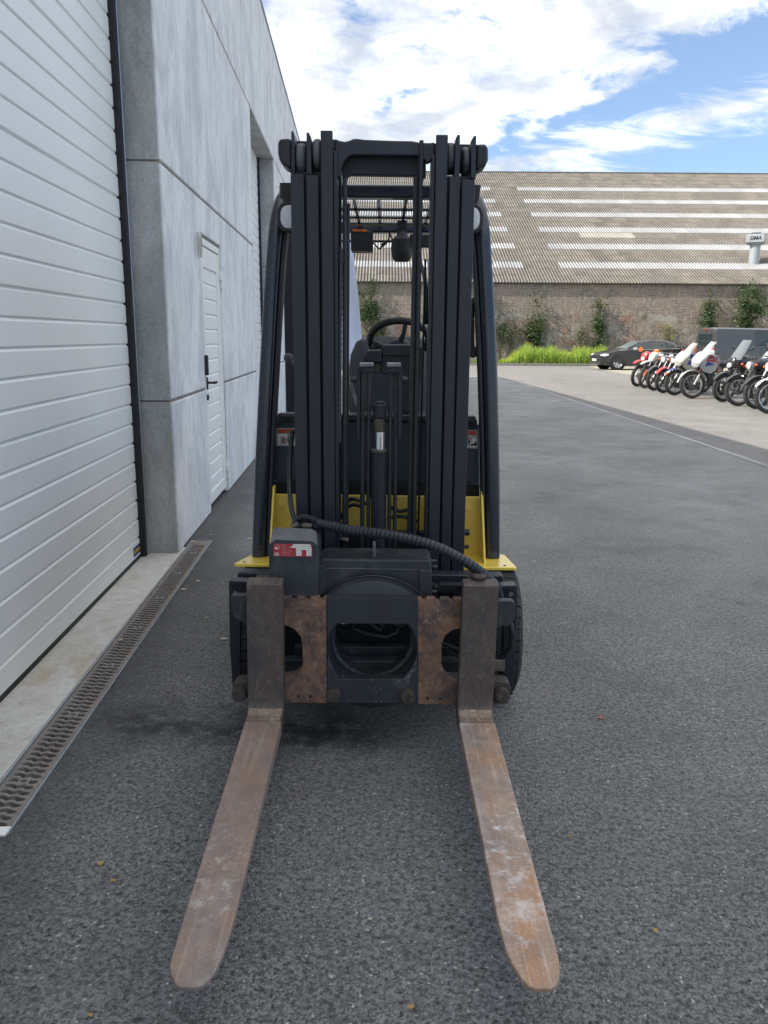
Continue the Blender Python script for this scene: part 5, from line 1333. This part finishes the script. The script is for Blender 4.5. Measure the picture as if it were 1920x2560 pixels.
vehicle('parked_van', 'dark grey panel van with red high brake light parked behind the row of motorcycles', 'van', (16.85, 37.1, 0), R(6), st2,
    lambda x: 1.14, (1.65, -1.35), .33, m_cgrey, [[(-.60,.05),(.62,.05),(.62,.93),(-.60,.93)], [(.75,.05),(1.45,.05),(1.0,.93),(.75,.93)]], cx2)

# motorcycles
m_bt = M('bike_tyre', (.022,.022,.022), .85, 0, .2, 8, .1, 60, .5, (.09,.085,.075)); m_btb = M('bike_tyre_dusty', (.06,.05,.042), .9, 0, .25, 8, .1, 60, .6, (.13,.11,.09))
m_bred = carpaint('bike_red', (.55,.02,.025), .3, 0); m_bwhite = carpaint('bike_white', (.52,.53,.53), .3, 0); m_bcream = carpaint('bike_cream', (.56,.55,.47), .35, 0)
m_bblack = carpaint('bike_black', (.016,.018,.024), .25, .1); m_bblue = carpaint('bike_blue', (.03,.06,.36), .3, 0); m_bmar = carpaint('bike_maroon', (.16,.015,.02), .3, 0)
m_borange = M('bike_orange', (.72,.13,.02), .4); m_balu = M('bike_alloy', (.42,.42,.41), .4, .6, .15, 12); m_beng = M('bike_engine', (.07,.07,.07), .5, .4, .4, 15)
m_bgrey = M('bike_dark_grey', (.045,.045,.048), .5); m_bscr = M('bike_screen', (.40,.42,.43), .12, 0, .15, 4, 0); m_bfork = M('fork_chrome', (.50,.50,.50), .25, .8)
m_bscr_l = glass('bike_screen_milky', (.62,.64,.64), .15, .7)
m_bscr_c = glass('bike_screen_clear', (.30,.33,.35), .05, .42)
def arcpts(c, r, a0, a1, n):
    return [Vector((c[0]+r*math.cos(R(a0+(a1-a0)*i/n)), 0, c[2]+r*math.sin(R(a0+(a1-a0)*i/n)))) for i in range(n+1)]
def motorbike(label, P, hd, steer, S, lean=10):
    h = R(hd); root = thing('motorcycle', label, 'motorcycle', (P[0]-.73*math.cos(h), P[1]-.73*math.sin(h), 0), 0, 'motorcycles parked in a slanting row', world=False)
    root.rotation_euler = (-R(lean), 0, h)
    ra = .335; ax = Vector((-.46, 0, .888)); head = Vector((.40, 0, 1.0))
    T = Matrix.Translation(head) @ Matrix.Rotation(R(steer), 4, ax) @ Matrix.Translation(-head)
    def F(mb, nm, mat, par=root, **k): return mb.xf(T).build(nm, mat, par, **k)
    def B(mb, nm, mat, par=root, **k): return mb.build(nm, mat, par, **k)
    tyre = S.get('tyre', m_bt); rimm = S.get('rim', m_balu)
    for xw, fn, rt in ((.73, F, .046), (-.72, B, .060)):
        c = (xw, 0, ra)
        w_ = fn(MB().torus(c, (0,1,0), ra-rt, rt, 34, 10), 'front_wheel' if xw > 0 else 'rear_wheel', tyre)
        fn(MB().lathe(c, (0,1,0), [(ra-2*rt-.016,-.026),(ra-2*rt+.012,-.030),(ra-2*rt+.012,.030),(ra-2*rt-.016,.026)], 30), 'rim', rimm, w_)
        sp = MB()
        if S.get('cast'):
            for k in range(6):
                a = 2*math.pi*k/6+.2; sp.tube([(xw+.03*math.cos(a),0,ra+.03*math.sin(a)), (xw+(ra-2*rt)*math.cos(a),0,ra+(ra-2*rt)*math.sin(a))], [.02,.013], 6)
        else:
            for k in range(18):
                a = 2*math.pi*k/18; b = a+.5*(1 if k % 2 else -1)
                sp.tube([(xw+.035*math.cos(b),.03*(1 if k % 2 else -1),ra+.035*math.sin(b)), (xw+(ra-2*rt)*math.cos(a),0,ra+(ra-2*rt)*math.sin(a))], .0032, 4)
        fn(sp, 'spokes', m_bgrey if S.get('cast') else m_balu, w_)
        fn(MB().cyl((xw,-.06,ra),(xw,.06,ra),.045 if not S.get('drum') else .085,16), 'hub', m_bgrey, w_)
        if not S.get('drum'): fn(MB().lathe((xw,.065,ra),(0,1,0),[(.07,0),(.135,0),(.135,.005),(.07,.005)],28), 'brake_disc', m_beng, w_)
    fk_ = S.get('fork', m_bfork)
    for s in (-1, 1):
        F(MB().tube([(.73,s*.095,ra),(.655,s*.095,.48),(.60,s*.095,.585)], [.027,.026,.024], 10), 'fork_slider', S.get('slider', m_balu))
        F(MB().tube([(.61,s*.095,.57),(.415,s*.095,.97)], .019, 10), 'fork_tube', fk_)
        F(MB().tube(cr([Vector(p) for p in ((.40,s*.02,1.02),(.41,s*.12,1.05),(.36,s*.26,1.09),(.30,s*.38,1.08))], 4), .011, 8), 'handlebar', m_bgrey)
        F(MB().tube([(.325,s*.30,1.085),(.29,s*.40,1.078)], .017, 8), 'grip', m_rubber)
        F(MB().sphere((.47,s*.20,.90), .030, 10, 8), 'indicator', m_borange)
        if S.get('guard'): F(MB().loft([((.40,s*.40,1.10),(0,.015,0),(0,0,.05)),((.46,s*.33,1.12),(.02,.03,0),(0,0,.075)),((.49,s*.22,1.11),(.01,.02,0),(0,0,.05))], 10), 'hand_guard', S['guard'])
        if S.get('mirror', True):
            F(MB().tube([(.34,s*.26,1.09),(.33,s*.30,1.24)], .006, 6), 'mirror_stem', m_bgrey)
            F(MB().sphere((.33,s*.31,1.28), .055, 12, 8, (.35,1,.75)), 'mirror', S.get('mirc', m_blackp))
    F(MB().box((.36,-.12,.93),(.45,.12,.965)), 'fork_clamp', m_bgrey, bevel=.01)
    fd = S.get('fender', m_bblack)
    if S.get('high'):
        F(MB().loft([((1.05,0,.72),(0,.045,0),(.0,0,.008)),((.92,0,.785),(0,.075,0),(0,0,.018)),((.72,0,.815),(0,.085,0),(0,0,.022)),((.52,0,.80),(0,.07,0),(0,0,.02)),((.42,0,.76),(0,.05,0),(0,0,.012))], 12), 'front_fender', fd)
    else:
        pts = arcpts((.73,0,ra), ra+.030, 30, 165, 12); secs = []
        for i, p in enumerate(pts):
            d = (p-Vector((.73,0,ra))).normalized(); e = .03 if i in (0, 12) else 0
            secs.append((p, Vector((0,.062-e,0)), d*.016))
        fo = F(MB().loft(secs, 12), 'front_fender', fd)
        if S.get('fender2'):
            F(MB().loft([(Vector(s_[0])+(Vector(s_[0])-Vector((.73,0,ra))).normalized()*.004, Vector(s_[1])*1.02, s_[2]) for s_ in secs[2:6]], 12), 'fender_flash', S['fender2'], fo)
            F(MB().loft([(Vector(s_[0])+(Vector(s_[0])-Vector((.73,0,ra))).normalized()*.004, Vector(s_[1])*1.02, s_[2]) for s_ in secs[0:2]], 12), 'fender_flash', m_bred, fo)
    kind = S.get('front', 'round')
    if kind == 'round':
        hl = F(MB().lathe((.50,0,.90),(1,0,-.12),[(0,-.10),(.06,-.09),(.095,-.02),(.098,.03),(.090,.04),(0,.035)],24), 'headlight', S.get('lampc', m_bfork))
        F(MB().lathe((.545,0,.895),(1,0,-.12),[(0,.004),(.05,.0),(.082,-.010),(0,-.02)],24), 'lens', m_lampc, hl)
        for y in (-.06, .06): F(MB().cyl((.42,y,1.02),(.44,y,1.075),.038,14), 'gauge', m_bgrey)
    elif kind == 'mask':
        mk = F(MB().loft([((.66,0,.885),(0,.085,0),(.0,0,.085)),((.62,0,.91),(0,.12,0),(0,0,.13)),((.52,0,.95),(0,.13,0),(-.02,0,.14)),((.45,0,.98),(0,.09,0),(0,0,.10))], 14, 3), 'headlight_mask', S['mask'])
        F(MB().loft([((.685,0,.86),(0,.055,0),(0,0,.045)),((.655,0,.865),(0,.07,0),(0,0,.06))], 12, 3), 'lens', m_lampc, mk)
    if kind == 'rally':
        d_ = Vector((.055, 0, .035))
        fa = B(MB().loft([((.80,0,.78),(0,.06,0),d_*.5),((.78,0,.86),(0,.13,0),d_*1.3),((.70,0,.97),(0,.165,0),d_*1.5),((.60,0,1.07),(0,.16,0),d_*1.0),((.52,0,1.14),(0,.14,0),d_*.5)], 16, 2.8), 'fairing', S['fair'])
        for s in (-1, 1):
            P = [(.72,.10,.80),(.72,.14,.98),(.46,.21,1.02),(.20,.24,.90),(.22,.24,.74),(.42,.23,.66),(.60,.18,.70)]
            P = [(p[0], s*p[1], p[2]) for p in P]; Q = [(p[0]-.01, p[1]-s*.03, p[2]) for p in P]; n = len(P)
            B(MB().add(P+Q, [tuple(range(n)), tuple(range(n, 2*n))[::-1]]+[(i, (i+1) % n, (i+1) % n+n, i+n) for i in range(n)]), 'fairing_side', S.get('fairs', S['fair']), fa)
            B(MB().sphere((.805,s*.055,.855), .050, 14, 8, (.5,1,1.1)), 'headlight', m_lampc, fa)
            B(MB().sphere((.792,s*.055,.855), .066, 14, 8, (.4,1,1.1)), 'headlight_surround', m_bgrey, fa)
            P = [(.64,.168,.84),(.60,.183,.96),(.36,.228,.90)]; P = [(p[0], s*(p[1]+.012), p[2]) for p in P]; Q = [(p[0], p[1]-s*.02, p[2]) for p in P]
            B(MB().add(P+Q, [(0,1,2),(5,4,3),(0,3,4,1),(1,4,5,2),(2,5,3,0)]), 'fairing_flash', S.get('flash', m_bblue), fa)
            if S.get('flash2'):
                P = [(.66,.165,.985),(.62,.180,1.015),(.34,.225,1.0),(.38,.222,.955)]; P = [(p[0], s*(p[1]+.014), p[2]) for p in P]; Q = [(p[0], p[1]-s*.02, p[2]) for p in P]
                B(MB().add(P+Q, [(0,1,2,3),(7,6,5,4),(0,4,5,1),(1,5,6,2),(2,6,7,3),(3,7,4,0)]), 'fairing_flash', S['flash2'], fa)
        hs = S.get('screen_h', .34)
        rs_ = []
        for f in (0, .35, .7, 1):
            x = .66-.30*f-.04*f*f; z = 1.04+hs*f; w_ = .125-.055*f*f
            rs_.append([(x-.10*(abs(t)**2), w_*t, z) for t in (-1,-.6,-.2,.2,.6,1)]+[(x-.10*(abs(t)**2)-.008, w_*t, z) for t in (1,.6,.2,-.2,-.6,-1)])
        B(MB().rings(rs_), 'windscreen', S.get('screen', m_bscr), fa, angle=60)
    if S.get('screen_on'):
        rs_ = []
        for f in (0, .35, .7, 1):
            x = .62-.30*f; z = 1.0+.46*f; w_ = .19-.05*f*f
            rs_.append([(x-.10*(abs(t)**2), w_*t, z) for t in (-1,-.6,-.2,.2,.6,1)]+[(x-.10*(abs(t)**2)-.008, w_*t, z) for t in (1,.6,.2,-.2,-.6,-1)])
        F(MB().rings(rs_), 'windscreen', m_bscr_c, angle=60)
    tk = S.get('tank', m_bblack)
    big = 1.25 if kind == 'rally' or S.get('big') else 1
    tb = B(MB().loft([((.34,0,.90),(0,.07*big,0),(0,0,.07)),((.24,0,.93),(0,.14*big,0),(0,0,.13*big)),((.06,0,.94),(0,.15*big,0),(0,0,.13*big)),((-.12,0,.90),(0,.12,0),(0,0,.10)),((-.20,0,.86),(0,.08,0),(0,0,.05))], 16, 2.6), 'fuel_tank', tk)
    if S.get('marks'):
        for s in (-1, 1):
            for k in range(6): B(MB().box((.20-.05*k, s*.190-.012, .955), (.235-.05*k, s*.190+.012, .985)), 'tank_lettering', m_bwhite, tb)
    B(MB().loft([((-.10,0,.87),(0,.08,0),(0,0,.04)),((-.25,0,.855),(0,.13,0),(0,0,.05)),((-.55,0,.87),(0,.14,0),(0,0,.055)),((-.80,0,.90),(0,.10,0),(0,0,.045)),((-.86,0,.90),(0,.06,0),(0,0,.02))], 14, 3), 'seat', m_rubber)
    B(MB().loft([((-.45,0,.80),(0,.12,0),(0,0,.05)),((-.80,0,.84),(0,.11,0),(0,0,.045)),((-1.0,0,.84),(0,.08,0),(0,0,.03)),((-1.12,0,.78),(0,.07,0),(0,0,.012))], 12), 'tail', S.get('tail', tk))
    B(MB().box((-1.09,-.05,.79),(-1.05,.05,.84)), 'tail_light', m_lampr, bevel=.01)
    eg = B(MB().loft([((.16,0,.47),(0,.10,0),(0,0,.13)),((.05,0,.45),(0,.16,0),(0,0,.17)),((-.20,0,.44),(0,.16,0),(0,0,.16)),((-.30,0,.45),(0,.09,0),(0,0,.10))], 14, 3.4), 'engine', m_beng)
    cy = MB()
    for k in range(7):
        z = .60+.028*k; cy.box((-.02+.012*k,-.105,z),(.17+.012*k,.105,z+.016))
    cy.box((.0,-.08,.58),(.20,.08,.80)); B(cy, 'cylinder_fins', m_beng, eg)
    fr_ = MB()
    for s in (-1, 1):
        fr_.tube(cr([Vector(p) for p in ((.38,s*.03,.93),(.30,s*.10,.60),(.18,s*.12,.30),(-.25,s*.12,.28),(-.32,s*.12,.50),(-.30,s*.10,.80))], 4), .016, 8)
        fr_.tube([(-.28,s*.10,.42),(-.72,s*.10,ra)], .020, 8); fr_.tube([(-.30,s*.10,.80),(-.62,s*.11,.80)], .014, 8); fr_.tube([(-.58,s*.13,.78),(-.70,s*.12,.38)], .022, 8)
    B(fr_, 'frame', S.get('framec', m_bgrey))
    B(MB().tube(cr([Vector(p) for p in ((.20,-.06,.62),(.30,-.10,.45),(.16,-.15,.27),(-.25,-.17,.28),(-.50,-.18,.36),(-.95,-.19,.50))], 5), [.020]*15+[.022,.03,.042,.045,.045,.045,.045,.045,.045,.045,.035], 10), 'exhaust', m_bfork)
    B(MB().loft([((-.10,.14,.70),(.13,0,0),(0,0,.09)),((-.10,.155,.70),(.11,0,0),(0,0,.07))], 10), 'side_panel', S.get('side', tk))
    B(MB().loft([((-.10,-.14,.70),(.13,0,0),(0,0,.09)),((-.10,-.155,.70),(.11,0,0),(0,0,.07))], 10), 'side_panel', S.get('side', tk))
    B(MB().tube([(-.10,.12,.28),(-.06,.27,.035)], .011, 6), 'side_stand', m_bgrey)
    if S.get('bars'):
        for s in (-1, 1): B(MB().tube(cr([Vector(p) for p in ((.34,s*.08,.62),(.36,s*.26,.60),(.30,s*.32,.50),(.20,s*.28,.40),(.16,s*.12,.34))], 4), .014, 8), 'crash_bar', m_bfork)
    if S.get('plate'): F(MB().box((.60,-.09,.60),(.606,.09,.70)), 'number_plate', m_plate)
    return root
def gp(srcx, srcy):
    x = (srcx-960)/FPX; y = -(srcy-1280)/FPX; c, sn = math.cos(ROLL), math.sin(ROLL); x, y = c*x-sn*y, sn*x+c*y
    r = Vector((x, math.cos(PITCH)+y*math.sin(PITCH), -math.sin(PITCH)+y*math.cos(PITCH))); t = -CAMH/r.z
    return (r.x*t, r.y*t)
HB = 217
motorbike('red trail motorcycle with a high red mudguard, furthest left of the row', gp(1590,966), HB+4, -8, dict(front='mask', mask=m_bred, high=1, fender=m_bred, tank=m_bred, guard=m_borange, slider=m_bwhite, fork=m_bgrey, mirror=False))
motorbike('cream trail motorcycle with a high white mudguard, orange fork guards and dusty brown tyres', gp(1609,970), HB+4, -10, dict(front='mask', mask=m_bcream, high=1, fender=m_bwhite, tank=m_bwhite, slider=m_borange, tyre=m_btb, mirror=False))
motorbike('small roadster motorcycle with black front mudguard, chrome headlight and white tank', gp(1631,976), HB+3, -14, dict(fender=m_bblack, tank=m_bwhite, lampc=m_bfork, cast=1, guard=None, side=m_bmar))
motorbike('red roadster motorcycle with low red front mudguard and round headlight', gp(1654,982), HB+2, -16, dict(fender=m_bred, tank=m_bred, cast=1, lampc=m_bblack))
motorbike('cream rally motorcycle with tall fairing and a blue, red and white front mudguard', gp(1680,987.5), HB+1, -24, dict(front='rally', fair=m_bcream, fender=m_bwhite, fender2=m_bblue, tank=m_bblue, side=m_bred, tyre=m_bt, slider=m_bwhite, fork=m_bgrey, screen=m_bcream, screen_h=.34))
motorbike('white rally motorcycle with white mudguard, red and blue flashes and a maroon tank', gp(1722,995), HB, -36, dict(front='rally', fair=m_bwhite, fender=m_bwhite, tank=m_bmar, side=m_bmar, flash=m_bblue, flash2=m_bred, slider=m_bwhite, fork=m_bgrey, guard=m_bwhite, screen_h=.38, tail=m_bwhite, screen=m_bscr_l))
motorbike('black touring motorcycle with a tall clear windscreen and white lettering on its tank', gp(1801,1004), HB-1, -20, dict(front='mask', mask=m_bblack, fender=m_bblack, tank=m_bblack, big=1, screen_on=1, cast=1, fork=m_bgrey, slider=m_bgrey, marks=1))
motorbike('black roadster motorcycle with a cream round headlight, orange indicators and silver crash bars', gp(1836,1013.5), HB-2, -32, dict(fender=m_bblack, tank=m_bblack, bars=1, drum=1, fork=m_bgrey, slider=m_bgrey, lampc=m_bfork))
motorbike('motorcycle with chrome forks, wire wheels and dark front mudguard, second from the right edge', gp(1882,1021), HB-2, -26, dict(fender=m_bgrey, tank=m_bwhite, lampc=m_bwhite, slider=m_bfork))
motorbike('silver motorcycle with silver front mudguard and dark cast wheels, cut off by the right edge', gp(1911,1032), HB-3, -28, dict(fender=m_silver, tank=m_silver, cast=1, plate=1))
motorbike('white motorcycle with white fairing and black mirror, standing behind the row at the right edge', (10.35, 22.4), HB, 0, dict(front='rally', fair=m_bwhite, fender=m_bwhite, tank=m_bwhite, cast=1, screen_h=.22))

# beach flag behind the truck
flag = thing('beach_flag', 'tall white feather flag with dark vertical lettering standing behind the forklift', 'flag', (-.80, 13.0, 0))
edge_ = [(-.80,.95),(-.34,.95),(-.36,1.30),(-.385,1.62),(-.42,2.0),(-.455,2.35),(-.50,2.70),(-.56,3.0),(-.66,3.25),(-.78,3.36)]
fm = MB(); n_ = 24
rows = []
for i in range(n_+1):
    z = .95+(3.34-.95)*i/n_
    xr = None
    for a, b in zip(edge_[1:], edge_[2:]):
        if a[1] <= z <= b[1]: xr = a[0]+(b[0]-a[0])*(z-a[1])/(b[1]-a[1])
    if xr is None: xr = -.79
    rows.append([(-.795+(xr+.795)*j/8, 13.0+.03*math.sin(z*3+j*.5)+.012*math.sin(j*1.3), z) for j in range(9)])
vs = [p for r_ in rows for p in r_]; fs = [(i*9+j, i*9+j+1, (i+1)*9+j+1, (i+1)*9+j) for i in range(n_) for j in range(8)]
fb = fm.add(vs, fs).build('banner', m_flag, flag, angle=80)
s_ = fb.modifiers.new('thickness', 'SOLIDIFY'); s_.thickness = .002
MB().tube([(-.81,13.0,.0),(-.81,13.0,2.6),(-.79,13.0,3.1),(-.74,13.0,3.33),(-.66,13.0,3.27)], .012, 8).build('pole', m_bgrey, flag)
MB().lathe((-.81,13.0,.0),(0,0,1),[(0,0),(.24,0),(.24,.03),(.05,.08),(0,.08)],24).build('base', m_bgrey, flag)
for k, (z, h_, w_) in enumerate(((2.42,.05,.07),(2.30,.07,.05),(2.20,.02,.08),(2.13,.02,.08),(2.06,.03,.09),(1.97,.05,.07),(1.89,.05,.08),(1.81,.07,.06))):
    MB().torus((-.70,12.955,z),(0,1,0),.032,.007,16,6,.2,R(20 if k % 2 else -60),R(230 if k % 2 else 120)).build('print_stroke', m_flagt, fb)
# litter on the asphalt
m_leafp = M('leaf_pale', (.55,.52,.42), .8, 0, .2, 20); m_leaft = M('leaf_tan', (.42,.28,.10), .8, 0, .3, 20); m_leafr = M('leaf_red', (.45,.16,.08), .8)
lit = [(428,1258,0,.018,'pale petal on the asphalt beside the middle of the drain'),(395,1275,0,.024,'pale twisted scrap lying just right of the drain grates'),(418,1172,0,.022,'pale leaf at the far end of the drain'),
 (455,1157,0,.015,'small pale scrap just past the far end of the drain'),(540,1165,0,.020,'pale leaf beside the left yellow fender of the forklift'),(515,1050,2,.022,'reddish leaf on the asphalt near the entrance door'),
 (535,1062,0,.011,'tiny pale scrap right of the reddish leaf near the entrance door'),(482,1382,0,.022,'pale flat strip beside the left front wheel of the forklift'),(446,1337,0,.014,'small pale scrap between drain and forklift'),
 (217,1870,1,.013,'tan dry leaf with stalk left of the left fork'),(246,1907,1,.010,'small yellowish leaf left of the left fork'),(195,2198,1,.009,'yellow blade of leaf near the bottom left edge'),
 (1297,1553,2,.014,'orange-brown leaf on the open asphalt right of the forklift'),(1370,1330,0,.010,'small pale scrap on the asphalt far right of the front wheel'),(1155,1215,0,.012,'pale scrap just right of the right yellow fender'),
 (1416,2015,1,.010,'tan leaf right of the right fork tip'),(888,2180,1,.010,'yellow leaf blade at the bottom between the forks'),(800,1990,0,.008,'pale scrap between the fork tips'),
 (715,2115,0,.007,'tiny white scrap low between the forks'),(1230,1810,1,.008,'thin dry leaf right of the middle of the right fork'),(262,1385,0,.015,'pale scrap lying on the drain grates'),(300,1340,0,.012,'small white flake on the drain grates')]
for k, (u, v, kd, s_, lab) in enumerate(lit):
    p = gp(u*1.1573, v*1.1573); a = random.uniform(0, 6.28); n_ = 7
    mb = MB(); pts = [(p[0]+s_*(.8+.3*random.random())*math.cos(a+6.283*i/n_)*(.42 if i % 2 else 1)*(1.0), p[1]+s_*(.55+.3*random.random())*math.sin(a+6.283*i/n_), .004+.006*random.random()) for i in range(n_)]
    mb.add(pts+[(q[0], q[1], q[2]+.0015) for q in pts], [tuple(range(n_))[::-1], tuple(range(n_, 2*n_))]+[(i, (i+1) % n_, (i+1) % n_+n_, i+n_) for i in range(n_)])
    o = mb.build('fallen_leaf', (m_leafp, m_leaft, m_leafr)[kd], None)
    tag(o, lab, 'leaf', 'leaves and scraps scattered on the asphalt')
#==END_VEHICLES==
